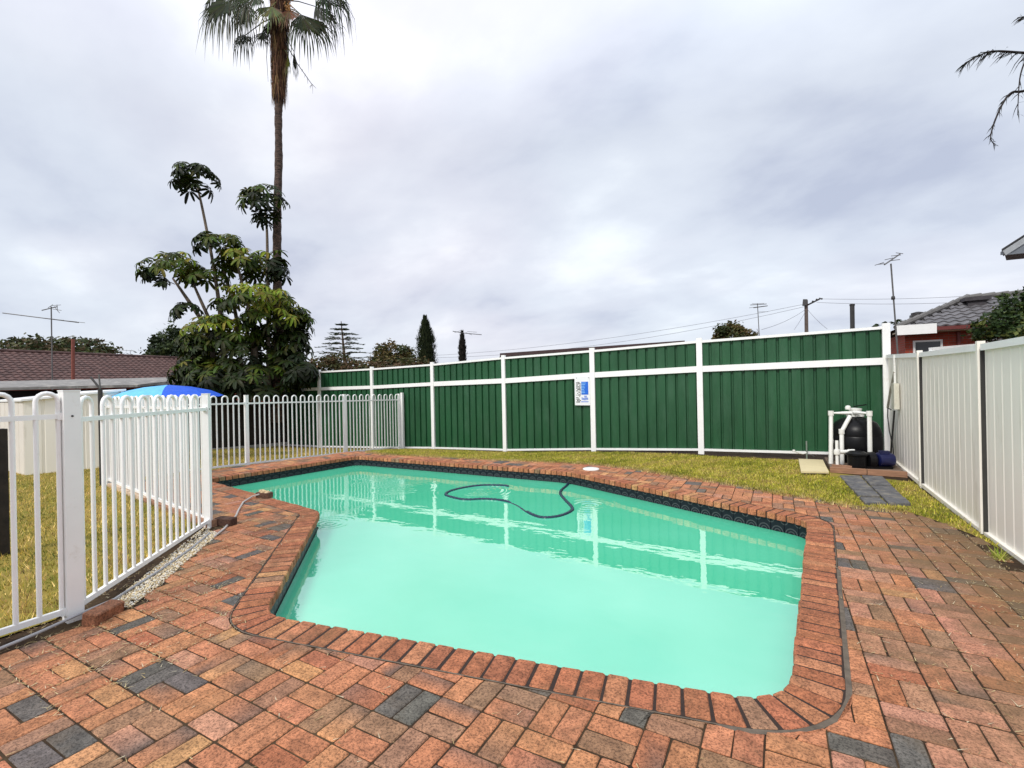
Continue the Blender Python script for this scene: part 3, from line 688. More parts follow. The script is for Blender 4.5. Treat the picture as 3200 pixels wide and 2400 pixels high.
# ------------------------------------------------------------------ green sheet fence
GY = 10.75
POSTX = [-15.7, -13.256, -10.866, -8.524, -6.189, -3.779, -1.41, 1.735]
PB = [-.46, -.424, -.344, -.252, -.199, -.064, .032, .09]; PM = [1.50, 1.541, 1.556, 1.61, 1.648, 1.73, 1.79, 1.826]; PT = [2.08, 2.115, 2.126, 2.171, 2.254, 2.309, 2.385, 2.444]
gf = thing('green_fence', (-3.8, GY, 0), 'tall dark green ribbed steel fence with white posts and rails behind the lawn', 'fence')
def ribbed(mb, x0, x1, zb0, zb1, zt0, zt1, y, pitch, along='X', dep=.042, flat=.72, sgn=1):
    """trapezoid ribbed sheet between two posts, with the sloping top and bottom of its bay"""
    n = max(2, round((x1 - x0) / pitch)); p = (x1 - x0) / n; prof = []
    for k in range(n):
        a = x0 + k * p; prof += [(a, 0), (a + p * flat, 0), (a + p * (flat + .06), dep), (a + p * .94, dep)]
    prof.append((x1, 0)); vs = []
    for x, d in prof:
        t = (x - x0) / (x1 - x0); zb = zb0 + (zb1 - zb0) * t; zt = zt0 + (zt1 - zt0) * t
        q = (x, y + d * sgn) if along == 'X' else (y + d * sgn, x)
        vs += [(q[0], q[1], zb), (q[0], q[1], zt)]
    mb.add(vs, [(2 * i, 2 * i + 2, 2 * i + 3, 2 * i + 1) for i in range(len(prof) - 1)])
for i in range(len(POSTX) - 1):
    x0, x1 = POSTX[i] + .03, POSTX[i + 1] - .03
    m = MB(); ribbed(m, x0, x1, PB[i] + .06, PB[i + 1] + .06, PM[i] - .02, PM[i + 1] - .02, GY + .005, .212); m.build('panel', GREEN, gf)
    m = MB(); ribbed(m, x0, x1, PM[i] + .02, PM[i + 1] + .02, PT[i] - .02, PT[i + 1] - .02, GY + .005, .212); m.build('panel', GREEN, gf)
    for za, zb_, hh in ((PB[i] + .055, PB[i + 1] + .055, .045), (PM[i], PM[i + 1], .125 if i > 2 else .1), (PT[i] - .018, PT[i + 1] - .018, .05)):
        m = MB(); m.beam((x0 - .001, GY - .012, za), (x1 + .001, GY - .012, zb_), .052, hh); m.build('rail', WHITE, gf)
for i, x in enumerate(POSTX):
    H = PT[i] - PB[i] + .16; m = MB(); wd = .115 if i >= 5 else .10
    m.box((x, GY - .012, PB[i] - .1 + H / 2), (wd, .075, H)); m.build('post', WHITE, gf)
# resuscitation chart on the fence
sg = thing('safety_sign', (-3.99, GY - .06, 1.35), 'white resuscitation chart with blue panels on the green fence', 'sign')
sx0, sx1, sz0, sz1, sy = -4.215, -3.835, 1.02, 1.70, GY - .062
SGW = pmat('sign_white', (.8, .81, .82), .4, .02); SGB = pmat('sign_blue', (.012, .13, .62), .4, .1, 30); SGK = pmat('sign_black', (.012, .012, .014), .5, .1); SGL = pmat('sign_pale_blue', (.25, .55, .85), .4, .1)
m = MB(); m.box(((sx0 + sx1) / 2, sy + .004, (sz0 + sz1) / 2), (sx1 - sx0, .006, sz1 - sz0)); m.build('board', SGW, sg)
def sq(mb, u0, v0, u1, v1, lift=.0015):
    X = lambda u: sx0 + (sx1 - sx0) * u; Z = lambda v: sz0 + (sz1 - sz0) * v
    mb.box(((X(u0) + X(u1)) / 2, sy - lift, (Z(v0) + Z(v1)) / 2), (X(u1) - X(u0), .002, Z(v1) - Z(v0)))
m = MB(); sq(m, .44, .37, .90, .82); m.build('picture_panel', SGB, sg)
m = MB()
for k in range(7): sq(m, .44, .43 + k * .056, random.uniform(.62, .76), .445 + k * .056 + .004, .0035)
m.build('text_block', SGL, sg)
m = MB()
for k in range(15):
    v = .10 + k * .049; u = .10
    while u < .38:
        l_ = random.uniform(.03, .10)
        if random.random() < .75: sq(m, u, v, min(u + l_, .40), v + random.uniform(.018, .036))
        u += l_ + .012
m.build('text_block', SGK, sg)
m = MB()
for k in range(7): sq(m, .46 + k * .062, .17 + random.uniform(0, .03), .50 + k * .062, .24 + random.uniform(0, .05))
sq(m, .42, .11, .90, .135); sq(m, .62, .30, .8, .33)
m.build('picture_panel', SGB, sg)
m = MB()
for u in (.14, .93): m.lathe((sx0 + (sx1 - sx0) * u, sy - .002, sz1 - .03), [(.008, 0), (.008, .004), (.002, .006)], 10, Vector((0, -1, 0)))
m.build('screw', CHAR, sg)
# garden tap
tp = thing('garden_tap', (.48, 10.55, .08), 'small brass garden tap on a thin standpipe in front of the green fence', 'tap')
m = MB(); m.tube([(.48, 10.58, .0), (.48, 10.58, .36)], .014, 8); m.build('standpipe', pmat('dull_pipe', (.2, .24, .2), .5), tp)
m = MB(); m.tube([(.48, 10.58, .14), (.42, 10.56, .12), (.36, 10.54, .13), (.30, 10.52, .16)], .014, 8); m.lathe((.27, 10.515, .17), [(.022, -.02), (.026, 0), (.02, .025)], 10); m.build('spout', PVC, tp)
m = MB(); m.tube([(.48, 10.58, .11), (.56, 10.57, .10), (.6, 10.56, .07)], .010, 6); m.build('handle', CHAR, tp)

# ------------------------------------------------------------------ cream sheet fence on the right
cf = thing('cream_fence', (1.745, 5, 0), 'cream ribbed steel boundary fence running along the right side of the paving', 'fence')
YP = [10.72, 8.46, 6.215, 3.93, 1.65, -.65]; CT = [1.93, 1.852, 1.820, 1.82, 1.82, 1.82]; CB = [.07, .0, -.04, -.03, -.03, -.03]
for i in range(len(YP) - 1):
    a, b = YP[i + 1] + .03, YP[i] - .03
    m = MB(); ribbed(m, a, b, CB[i + 1] + .05, CB[i] + .05, CT[i + 1] - .04, CT[i] - .04, 1.75, .19, 'Y', .0045, .66, 1); m.build('panel', CREAM, cf)
    for zz0, zz1, hh in ((CT[i + 1] - .022, CT[i] - .022, .062), (CB[i + 1] + .04, CB[i] + .04, .05)):
        m = MB(); m.beam((1.742, a, zz0), (1.742, b, zz1), .05, hh); m.build('rail', CREAM if hh < .06 else WHITE, cf)
CHANNEL_SHADE = pmat('painted_channel_shade', (.035, .033, .03), .8, .2)  # dark strips painted for the shaded side of the channel posts
for y, t, b in zip(YP[1:], CT[1:], CB[1:]):
    H = t - b + .1; m = MB(); m.box((1.735, y + .028, b - .06 + H / 2), (.06, .05, H)); m.build('post', CREAM, cf)
    m = MB(); m.box((1.742, y - .008, b + .03 + (t - b - .07) / 2), (.04, .015, t - b - .07)); m.build('shade_strip', CHANNEL_SHADE, cf)
# wiring and brackets at the corner
cb_ = thing('power_box', (1.72, 10.05, 1.1), 'small cream weatherproof power box on the cream fence near the corner', 'power box')
m = MB(); m.box((1.70, 9.86, 1.22), (.07, .20, .42)); m.build('box', pmat('aged_cream_box', (.62, .6, .5), .5, .1, 9, dirt=(.35, .32, .24), dscale=6), cb_)
m = MB(); m.tube([(1.715, 9.95, 1.43), (1.715, 9.97, 1.9)], .017, 8); m.build('conduit', PVC, cb_)
m = MB(); m.tube([(1.71, 9.95, 1.62), (1.70, 10.25, 1.3), (1.70, 10.5, 1.0)], .018, 8)
tag(m.build('conduit', pmat('dirty_conduit', (.35, .33, .27), .6, .3, 14)), 'grubby bent conduit sloping across the cream fence corner', 'conduit')
m = MB(); m.tube([(1.70, 10.22, .98), (1.69, 10.42, 1.0), (1.69, 10.45, .85), (1.70, 10.4, .6), (1.70, 10.2, .45), (1.70, 10.1, .32), (1.70, 10.12, .05)], .009, 6)
tag(m.build('cable', CHAR), 'thin black cable looping down the cream fence corner', 'cable')
m = MB(); m.tube([(1.69, 9.9, .98), (1.69, 10.1, .55), (1.69, 10.3, .12)], .014, 6)
tag(m.build('cable', CHAR), 'thick straight black cable slanting down to the pump', 'cable')
m = MB()
for k in range(4):
    pts = []
    for i in range(17):
        a = 2 * math.pi * i / 16; pts.append((1.64 + .05 * math.cos(a) * (1 - .1 * k), 9.78 + .13 * math.cos(a + .4 * k), .22 - k * .035 + .06 * math.sin(a) * (.4 + .2 * k)))
    m.tube(pts, .007, 6)
tag(m.build('cable_coil', CHAR), 'coil of thin black cable hung low on the cream fence', 'cable coil')

# ------------------------------------------------------------------ pool filter, pump and their base
pd = thing('equipment_base', (1.2, 9.8, 0), 'brown timber edged base under the black filter tank', 'base')
m = MB(); m.box((1.245, 9.97, .02), (.97, 1.28, .09)); m.build('slab', pmat('stained_concrete', (.17, .12, .085), .9, .35, 12, .4, 50), pd)
for k, (x0, x1, y) in enumerate(((.74, 1.22, 9.31), (1.23, 1.72, 9.28), (.78, 1.05, 9.46))):
    m = MB(); m.beam((x0, y, .045 + .02 * (k == 2)), (x1, y - .02, .045 + .02 * (k == 2)), .07, .085); m.build('board', TIMBER, pd)
TX, TY = 1.20, 10.22
sf = thing('sand_filter', (TX, TY, .06), 'large black sand filter tank with white pipework in the fence corner', 'pool filter')
m = MB(); m.lathe((TX, TY, .06), [(.26, 0), (.28, .06), (.30, .08), (.36, .16), (.385, .26), (.385, .46), (.375, .475), (.38, .50), (.355, .60), (.30, .70), (.20, .765), (.13, .785), (.12, .80)], 40); m.build('tank', BLACKP, sf, smooth=40)
m = MB(); m.lathe((TX, TY, .86), [(.13, 0), (.13, .04), (.10, .05), (.09, .10), (.10, .12), (.10, .14), (.04, .15)], 24); vv = m.build('multiport_valve', PVC, sf, smooth=40)
m = MB(); m.beam((TX - .02, TY - .02, 1.035), (TX + .16, TY - .06, 1.07), .035, .02); m.build('handle', BLACKP, vv)
m = MB(); m.lathe((TX - .12, TY - .16, .99), [(.04, 0), (.045, .03), (.035, .06), (.01, .07)], 14); m.build('sight_glass', PVC, vv, smooth=40)
pr = .034
def pipe(pts, r=pr, name='pipe'):
    m = MB(); m.tube(pts, r, 12)
    for p in pts[1:-1]: m.lathe(Vector(p) - UP * r * 1.2, [(r * 1.28, 0), (r * 1.3, r * 2.4)], 12)
    return m.build(name, PVC, sf, smooth=40)
pipe([(.80, 9.86, .03), (.82, 9.92, .93), (1.12, 10.08, .93)])
pipe([(.96, 9.86, .05), (.965, 9.88, .62), (1.10, 9.98, .88)])
pipe([(1.17, 10.1, .935), (1.34, 9.78, .94), (1.335, 9.76, .30)])
pipe([(.86, 9.5, .03), (.86, 9.52, .33), (.862, 9.54, .50)], .024)
pipe([(.86, 9.52, .31), (1.06, 9.62, .31)], .034)
m = MB(); m.lathe((.86, 9.52, .27), [(.045, 0), (.05, .04), (.045, .08)], 14); m.lathe((1.05, 9.615, .31), [(.044, -.03), (.044, .06)], 14, Vector((1, .45, 0))); m.build('union', PVC, sf, smooth=40)
m = MB(); m.lathe((TX - .36, TY - .22, .40), [(.018, 0), (.022, .05), (.012, .09)], 10); m.build('gauge', PVC, sf)
pu = thing('pool_pump', (1.3, 9.55, .06), 'black pool pump with blue motor in front of the filter tank', 'pump')
m = MB(); m.lathe((1.13, 9.52, .065), [(.10, 0), (.13, .02), (.135, .20), (.155, .21), (.155, .24), (.13, .25), (.10, .275), (.03, .28)], 24); m.build('strainer_pot', BLACKP, pu, smooth=40)
m = MB(); m.lathe((1.26, 9.575, .19), [(.06, 0), (.13, .01), (.14, .10), (.10, .13)], 20, Vector((1, .3, 0))); m.build('volute', BLACKP, pu, smooth=40)
m = MB(); m.lathe((1.40, 9.62, .20), [(.09, 0), (.115, .02), (.115, .20), (.10, .23), (.03, .24)], 22, Vector((1, .3, 0)))
m.box((1.5, 9.62, .325), (.13, .07, .05), .3); mo = m.build('motor', BLUEP, pu, smooth=40)
m = MB(); m.box((1.38, 9.60, .085), (.42, .18, .035), .3); m.build('foot', BLACKP, pu)
# cream board on the lawn
m = MB(); m.hexa([(x, y, .035) for x, y in BOARD], [(x, y, .062) for x, y in BOARD])
tag(m.build('board', pmat('cream_board', (.66, .56, .33), .7, .06, 3, dirt=(.5, .42, .26), dscale=4, dlo=.55, dhi=.8)), 'cream square board lying on the grass beside the white pipes', 'board')
# charcoal paver path
pth = thing('paver_path', (1.1, 8, 0), '', ''); del pth['label'], pth['category']; pth['kind'] = 'structure'
for r_ in range(5):
    for c_ in range(2):
        u0, u1, v0, v1 = c_ * .5 + .02, c_ * .5 + .48, r_ * .2 + .012, r_ * .2 + .188
        f = lambda u, v: (Vector(PATH[3]).lerp(Vector(PATH[2]), u)).lerp(Vector(PATH[0]).lerp(Vector(PATH[1]), u), v)
        m = MB(); q = [f(u0, v0), f(u1, v0), f(u1, v1), f(u0, v1)]; dz = random.uniform(0, .012); z = level(1.1, 8) + .028 + dz
        brick_solid(m, chamfer(q, .015), z - .06, z, None, .008, .004); m.build('paver', GREYPAVE, pth)
# skimmer lid
m = MB(); m.lathe((-2.91, 8.09, .001), [(.145, 0), (.145, .012), (.135, .02), (.06, .026), (.01, .027)], 32)
tag(m.build('skimmer_lid', pmat('white_plastic', (.82, .80, .76), .4, .03), smooth=40), 'round white skimmer lid set in the brick edge behind the pool', 'lid')
# suction cleaner hose floating on the water
HZ = -.196
hp = [(-3.17, 7.66), (-3.14, 7.5), (-3.04, 7.0), (-2.8, 6.6), (-2.52, 6.2), (-2.46, 5.98), (-2.52, 5.7), (-2.7, 5.57), (-2.98, 5.73), (-3.29, 6.0), (-3.58, 6.14), (-3.89, 6.12), (-4.16, 5.96), (-4.47, 6.02), (-4.64, 6.12), (-4.72, 6.35), (-4.66, 6.67), (-4.47, 6.95), (-4.13, 7.08), (-4.02, 7.05)]
def catmull(P, k=8):
    P = [Vector(p) for p in P]; r = []
    for i in range(len(P) - 1):
        p0, p1, p2, p3 = P[max(i - 1, 0)], P[i], P[i + 1], P[min(i + 2, len(P) - 1)]
        for j in range(k):
            t = j / k; r.append(.5 * ((2 * p1) + (p2 - p0) * t + (2 * p0 - 5 * p1 + 4 * p2 - p3) * t * t + (3 * p1 - p0 - 3 * p2 + p3) * t ** 3))
    r.append(P[-1]); return r
hc = catmull([Vector((x, y, HZ)) for x, y in hp], 10); m = MB()
pts = []
for i, p in enumerate(hc):
    s = i / len(hc); pts.append(Vector((p.x, p.y, HZ - (.019 if .42 < s < .50 else 0) - (.12 if i == 0 else 0))))
m.tube(pts, [.024 if i % 2 else .020 for i in range(len(pts))], 10)
tag(m.build('cleaner_hose', pmat('navy_hose', (.008, .03, .055), .3, .2)), 'dark blue ribbed pool cleaner hose floating in a loop on the water', 'hose')

# ------------------------------------------------------------------ neighbours on the left: shed, carport, dark paling fence, canopy
DARKVOID = pmat('void_shade', (.018, .016, .015), .9, .3, 6)  # shade under the open carport roof, put into a near-black colour
sh = thing('garden_shed', (-13.6, 3.6, -.1), 'low cream steel garden shed with two visible walls behind the left fence', 'shed')
c0 = Vector((-13.316, 3.641, 0)); ra = Vector((.70, 2.05, 0)).normalized(); lb = Vector((-1, .05, 0)).normalized(); SH = 1.46
def wallsheet(mb, a, b, z0, z1a, z1b, pitch, dep, nrm):
    n = max(2, round((b - a).length / pitch)); prof = []
    for k in range(n): prof += [((k) / n, 0), ((k + .8) / n, 0), ((k + .86) / n, dep), ((k + .94) / n, dep)]
    prof.append((1, 0)); vs = []
    for t, d in prof:
        p = a.lerp(b, t) + nrm * d; vs += [(p.x, p.y, z0), (p.x, p.y, z1a + (z1b - z1a) * t)]
    mb.add(vs, [(2 * i, 2 * i + 2, 2 * i + 3, 2 * i + 1) for i in range(len(prof) - 1)])
c1 = c0 + ra * 1.55; c2 = c0 + lb * 2.3
m = MB(); wallsheet(m, c0, c1, -.1, 1.40, 1.58, .32, -.02, Vector((.94, -.3, 0))); m.build('wall', CREAM, sh)
m = MB(); wallsheet(m, c2, c0, -.1, 1.36, 1.40, .32, -.02, Vector((0, -1, 0))); m.build('wall', pmat('pale_shed_sheet', (.70, .66, .60), .5, .05, 3), sh)
m = MB(); m.beam(c1 + UP * -.1, c1 + UP * 1.58, .06, .06, up=(0, 1, 0)); m.build('corner_post', CREAM, sh)
m = MB(); c3 = c2 + ra * 1.55; m.hexa([p + UP * z for p, z in ((c0 - ra * .05 - lb * .06, 1.40), (c1 + ra * .05 - lb * .06, 1.58), (c3, 1.56), (c2, 1.38))], [p + UP * z for p, z in ((c0 - ra * .05 - lb * .06, 1.44), (c1 + ra * .05 - lb * .06, 1.62), (c3, 1.60), (c2, 1.42))]); m.build('roof', WHITE, sh)
cp = thing('carport', sight(250, 1400, 17), 'low grey sheet roofed lean to in front of the brown tiled house', 'carport')
def quad_slab(mb, pts, th):
    mb.hexa([p - UP * th for p in pts], pts)
m = MB(); quad_slab(m, [sight(-120, 1214, 15.5), sight(430, 1202, 17.5), sight(660, 1176, 21), sight(-120, 1194, 20)], .09); m.build('roof', pmat('old_grey_sheet', (.20, .19, .175), .7, .3, 3, .4, 14, dirt=(.45, .42, .37), dscale=2.5, dlo=.52, dhi=.7), cp)
for px in (20, 230, 420):
    m = MB(); a = sight(px, 1225, 15.6 + px * .004); m.tube([a, Vector((a.x, a.y, -.3))], .045, 8); m.build('post', DARKVOID, cp)
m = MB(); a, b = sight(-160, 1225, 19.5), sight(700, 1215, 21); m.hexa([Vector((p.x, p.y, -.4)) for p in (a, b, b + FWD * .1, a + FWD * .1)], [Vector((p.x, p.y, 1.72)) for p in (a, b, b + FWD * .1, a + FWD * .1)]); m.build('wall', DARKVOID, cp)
pf = thing('paling_fence', sight(600, 1440, 13), 'dark old timber paling fence behind the shed and under the palm', 'fence')
pa, pb_ = sight(160, 1400, 11.2), sight(1010, 1400, 18.0); pa.z = -.15; pb_.z = -.42
npl = 78; dpl = (pb_ - pa)
for k in range(npl):
    t = k / npl; p = pa + dpl * t; m = MB(); H = 1.5 + random.uniform(-.03, .03)
    m.box((p.x, p.y, p.z + H / 2), (dpl.length / npl * .94, .018, H), math.atan2(dpl.y, dpl.x) + random.gauss(0, .02)); m.build('paling', DARKTIM, pf)
m = MB(); m.beam(pa + UP * .03 - FWD * .05, pb_ + UP * .03 - FWD * .05, .06, .10); m.build('plinth', pmat('pale_plinth', (.42, .40, .36), .9, .2), pf)
# blue canopy
uc = sight(508, 1262, 11.2)
um = thing('umbrella', Vector((uc.x, uc.y, -.1)), 'blue garden umbrella with light and dark gores behind the left fence', 'umbrella')
CB1 = pmat('bright_blue_cloth', (.012, .10, .62), .6, .1, 8); CB2 = pmat('light_blue_cloth', (.13, .48, .80), .6, .1, 8)
apex = sight(525, 1203, 11.2); NG = 8
for k in range(NG):
    a0, a1 = 2 * math.pi * (k - .35) / NG, 2 * math.pi * (k + .65) / NG; m = MB(); vs = []
    for r_, dz in ((.03, 0), (.45, -.045), (.85, -.14), (1.12, -.27)):
        for a in (a0, (a0 + a1) / 2, a1):
            sag = -.02 * r_ if a == (a0 + a1) / 2 else 0
            vs.append(apex + RIGHT * math.cos(a) * r_ + FWD * math.sin(a) * r_ + UP * (dz + sag))
    fs = []
    for i in range(3):
        for j in range(2): fs.append((i * 3 + j, i * 3 + j + 1, i * 3 + j + 4, i * 3 + j + 3))
    m.add(vs, fs); m.build('gore', CB2 if k in (3, 4, 5, 6) else CB1, um)
m = MB(); m.tube([apex + UP * .03, Vector((apex.x, apex.y, -.1))], .018, 8); m.build('pole', CHAR, um)
# dark clothes line post
cl = sight(319, 1525, 8.1)
cd = thing('clothesline_post', Vector((cl.x, cl.y, -.1)), 'dark clothes line post with short folded arms behind the left fence', 'post')
m = MB(); m.tube([Vector((cl.x, cl.y, -.12)), sight(313, 1215, 8.1)], .034, 10); m.build('post', CHAR, cd)
m = MB(); m.tube([sight(313, 1215, 8.1), sight(283, 1178, 8.1)], .016, 6); m.build('arm', CHAR, cd)
m = MB(); m.tube([sight(313, 1215, 8.1), sight(309, 1170, 8.1)], .013, 6); m.build('arm', GALV, cd)
bp_ = sight(-8, 1600, 4.6)
m = MB(); m.box((bp_.x, bp_.y, .55), (.13, .13, 1.3)); tag(m.build('post', DARKTIM), 'dark timber post at the left edge of the photo behind the fence', 'post')

# ------------------------------------------------------------------ tiled houses
def tile_mesh(name, wd, ln, mat):
    m = MB(); vs = []; n = 6
    for j, (y, z) in enumerate(((0, .0), (0, .055), (ln, .012))):
        for i in range(n + 1):
            x = wd * i / n; h = .028 * math.sin(2 * math.pi * i / n - .6)
            vs.append((x, y, z + (h if j else h - .0)))
    fs = [(j * (n + 1) + i, j * (n + 1) + i + 1, (j + 1) * (n + 1) + i + 1, (j + 1) * (n + 1) + i) for j in range(2) for i in range(n)]
    m.add(vs, fs); me = m.mesh(name, mat); me.shade_smooth(); me.set_sharp_from_angle(angle=R(50)); return me
def tile_roof(root, O, U, Vv, wid, hgt, test, mat, limit, wd=.33, ln=.36):
    """rows of roof tiles on the plane O + u*U + v*Vv; the first ones as parts, the remainder joined"""
    U, Vv = U.normalized(), Vv.normalized(); N = U.cross(Vv).normalized(); M3 = Matrix((U, Vv, N)).transposed()
    me = tile_mesh('roof_tile', wd, ln * 1.12, mat); lst = []
    for r_ in range(int(hgt / ln) + 1):
        for c_ in range(int(wid / wd) + 1):
            u, v = c_ * wd, r_ * ln
            if test(u + wd / 2, v + ln / 2): lst.append((u, v))
    pos = []
    for u, v in lst:
        p = O + U * u + Vv * v; q = project(p); s = 0 if q is None or not (-20 < q[0] < 3220) else 1 / q[2]; pos.append((s, p))
    pos.sort(key=lambda a: -a[0]); V = []; F = []
    vl = [Vector(v.co) for v in me.vertices]; fl = [tuple(p.vertices) for p in me.polygons]; rest = MB()
    for k, (s, p) in enumerate(pos):
        if k < limit and s > 0:
            o = bpy.data.objects.new('roof_tile', me); COL.objects.link(o); o.parent = root
            mw = M3.to_4x4(); mw.translation = p; o.matrix_parent_inverse = Matrix.Translation(-root.location); o.matrix_basis = mw
        else: rest.add([M3 @ v + p for v in vl], fl)
    if rest.v:
        o = rest.build('roof_tiles', mat, root, kind='stuff')
BRTILE = pmat('brown_roof_tile', (.085, .040, .033), .75, .35, 1.5, dirt=(.14, .08, .068), dscale=3, dlo=.5, dhi=.8)
GRTILE = pmat('grey_roof_tile', (.125, .12, .125), .6, .3, 1.5, dirt=(.10, .095, .10), dscale=2.5, dlo=.5, dhi=.75)
RBRICK = None
def wallbrick():
    m, t, b = newmat('red_brick_wall'); n = t.nodes; l = t.links.new
    tcn = n.new('ShaderNodeTexCoord'); br_ = n.new('ShaderNodeTexBrick'); l(tcn.outputs['UV'], br_.inputs['Vector'])
    br_.inputs['Color1'].default_value = (.40, .060, .028, 1); br_.inputs['Color2'].default_value = (.30, .045, .024, 1); br_.inputs['Mortar'].default_value = (.22, .12, .09, 1)
    br_.inputs['Scale'].default_value = 1; br_.inputs['Brick Width'].default_value = .24; br_.inputs['Row Height'].default_value = .086; br_.inputs['Mortar Size'].default_value = .008
    l(br_.outputs['Color'], b.inputs['Base Color']); b.inputs['Roughness'].default_value = .85; return m
RBRICK = wallbrick()
def brick_wall(a, b, z0, z1, parent, th=.2):
    a, b = Vector(a), Vector(b); d = (b - a); L_ = Vector((d.x, d.y, 0)).length; nn = Vector((d.y, -d.x, 0)).normalized()
    me = bpy.data.meshes.new('wall'); q = [(a.x, a.y, z0), (b.x, b.y, z0), (b.x, b.y, z1), (a.x, a.y, z1)]; q2 = [(x - nn.x * th, y - nn.y * th, z) for x, y, z in q]
    me.from_pydata(q + q2, [], [(0, 1, 2, 3), (5, 4, 7, 6), (3, 2, 6, 7), (1, 5, 6, 2), (4, 0, 3, 7)]); u = me.uv_layers.new(name='UVMap')
    for pl in me.polygons:
        for li in pl.loop_indices:
            i = me.loops[li].vertex_index % 4; u.data[li].uv = ((0, z0), (L_, z0), (L_, z1), (0, z1))[i]
    me.materials.append(RBRICK); return link('wall', me, parent)
# left house
lh = thing('brown_roof_house', sight(250, 1260, 28), 'low house with long brown tiled roof beyond the left fence', 'house')
ra_, rb_ = sight(0, 1098, 30.0), sight(560, 1120, 39.6); zr_ = (ra_.z + rb_.z) / 2; ra_.z = rb_.z = zr_
U = (rb_ - ra_).normalized(); Nh = Vector((U.y, -U.x, 0))
if Nh.dot(FWD) > 0: Nh = -Nh
ex = ra_ - U * 6; wid = (rb_ - ra_).length + 6 + 5
run, drop = 5.2, 2.25; eave = ex + Nh * run - UP * drop; Vv = -Nh * run + UP * drop
tile_roof(lh, eave, U, Vv, wid, Vv.length, lambda u, v: v < Vv.length, BRTILE, 300, .36, .40)
m = MB(); m.hexa([eave - UP * .08, eave + U * wid - UP * .08, ex + U * wid - UP * .08, ex - UP * .08], [eave + UP * .0, eave + U * wid, ex + U * wid, ex]); m.build('roof_deck', BRTILE, lh)
m = MB(); m.tube([ex + UP * .05, ex + U * wid + UP * .05], .11, 8); m.build('ridge_cap', BRTILE, lh)
ex2 = ex - Nh * run - UP * drop
m = MB(); m.hexa([ex, ex + U * wid, ex2 + U * wid, ex2], [p + UP * .08 for p in (ex, ex + U * wid, ex2 + U * wid, ex2)]); m.build('rear_roof', BRTILE, lh)
w0 = eave - Nh * .5; brick_wall(w0, w0 + U * wid, -.6, eave.z + .12, lh)
m = MB(); m.tube([eave + Nh * .05 - UP * .02, eave + Nh * .05 + U * wid - UP * .02], .07, 8); m.build('gutter', GALV, lh)
m = MB(); a = sight(228, 1185, 28.5); b = sight(228, 1060, 28.5); m.tube([a - UP * .6, b], .09, 8); m.build('vent_pipe', pmat('red_brown_pipe', (.22, .06, .04), .7, .2), lh)
# right house: red brick, grey hip roof
rh = thing('red_brick_house', sight(3000, 1150, 17), 'red brick house with grey tiled hip roof behind the cream fence', 'house')
ea = sight(2800, 1028, 17.0); eb = ea + Vector((8.5, 0, 0)); ze = ea.z
U = (eb - ea).normalized(); Nh = Vector((U.y, -U.x, 0))
if Nh.dot(FWD) > 0: Nh = -Nh
hip = sight(3022, 934, 18.0); run = (hip - ea).dot(-Nh); drop = hip.z - ze; hu = (hip - ea).dot(U); Vv = -Nh * run + UP * drop; VL = Vv.length; wid = (eb - ea).length
tile_roof(rh, ea, U, Vv, wid, VL, lambda u, v: v < VL and u > hu * v / VL + .02, GRTILE, 300, .31, .34)
ridge_end = hip + U * (wid - hu)
m = MB(); m.add([ea - UP * .03, eb - UP * .03, ridge_end - UP * .03, hip - UP * .03], [(0, 1, 2, 3)]); back = ea - Nh * run * 2
m.add([ea, hip, back], [(0, 1, 2)]); m.add([hip, ridge_end, eb - Nh * run * 2, back], [(0, 1, 2, 3)]); m.build('roof_deck', GRTILE, rh)
for p, q in ((ea, hip), (hip, ridge_end)):
    m = MB(); k = int((q - p).length / .36)
    for i in range(k):
        a, b = p.lerp(q, i / k), p.lerp(q, (i + 1.08) / k); m.tube([a + UP * .05, b + UP * .075], [.095, .11], 8)
    m.build('ridge_cap', pmat('grey_ridge_cap', (.13, .125, .12), .8, .3, 4), rh)
m = MB(); v0 = sight(3048, 975, 17.4); m.box(v0 + UP * .18, (.5, .42, .55), math.atan2(U.y, U.x)); m.box(v0 + UP * .46, (.72, .6, .13), math.atan2(U.y, U.x)); m.build('chimney', pmat('dark_chimney', (.05, .045, .05), .8, .3, 5), rh)
m = MB(); v1 = sight(2868, 992, 17.6); m.box(v1, (.42, .34, .2), math.atan2(U.y, U.x)); m.lathe(v1 + UP * .09, [(.2, 0), (.2, .08), (.05, .12)], 12); m.build('roof_vent', CHAR, rh)
wa, wb_ = ea - Nh * .55 + U * .35, eb - Nh * .55
brick_wall(wa, wb_, -.3, ze - .12, rh); brick_wall(ea - Nh * (run * 2 - .5) + U * .347, wa - Nh * .03 - U * .003, -.3, ze - .123, rh)
m = MB(); m.hexa([ea - UP * .16, ea + U * wid - UP * .16, ea + U * wid - Nh * .6 - UP * .16, ea - Nh * .6 - UP * .16], [ea - UP * .12, ea + U * wid - UP * .12, ea + U * wid - Nh * .6 - UP * .12, ea - Nh * .6 - UP * .12]); m.build('soffit', pmat('cream_soffit', (.55, .47, .34), .7, .05), rh)
m = MB(); m.beam(ea + Nh * .04 - UP * .06, ea + Nh * .04 + U * 1.1 - UP * .06, .05, .34); m.build('fascia', WHITE, rh)
m = MB(); m.beam(ea + Nh * .04 + U * 1.1 - UP * .07, ea + Nh * .04 + U * wid - UP * .07, .09, .12); m.build('gutter', pmat('maroon_gutter', (.13, .022, .018), .5, .1), rh)
m = MB(); p = wa + Nh * .012 + U * 1.9; wbx = math.atan2(U.y, U.x)
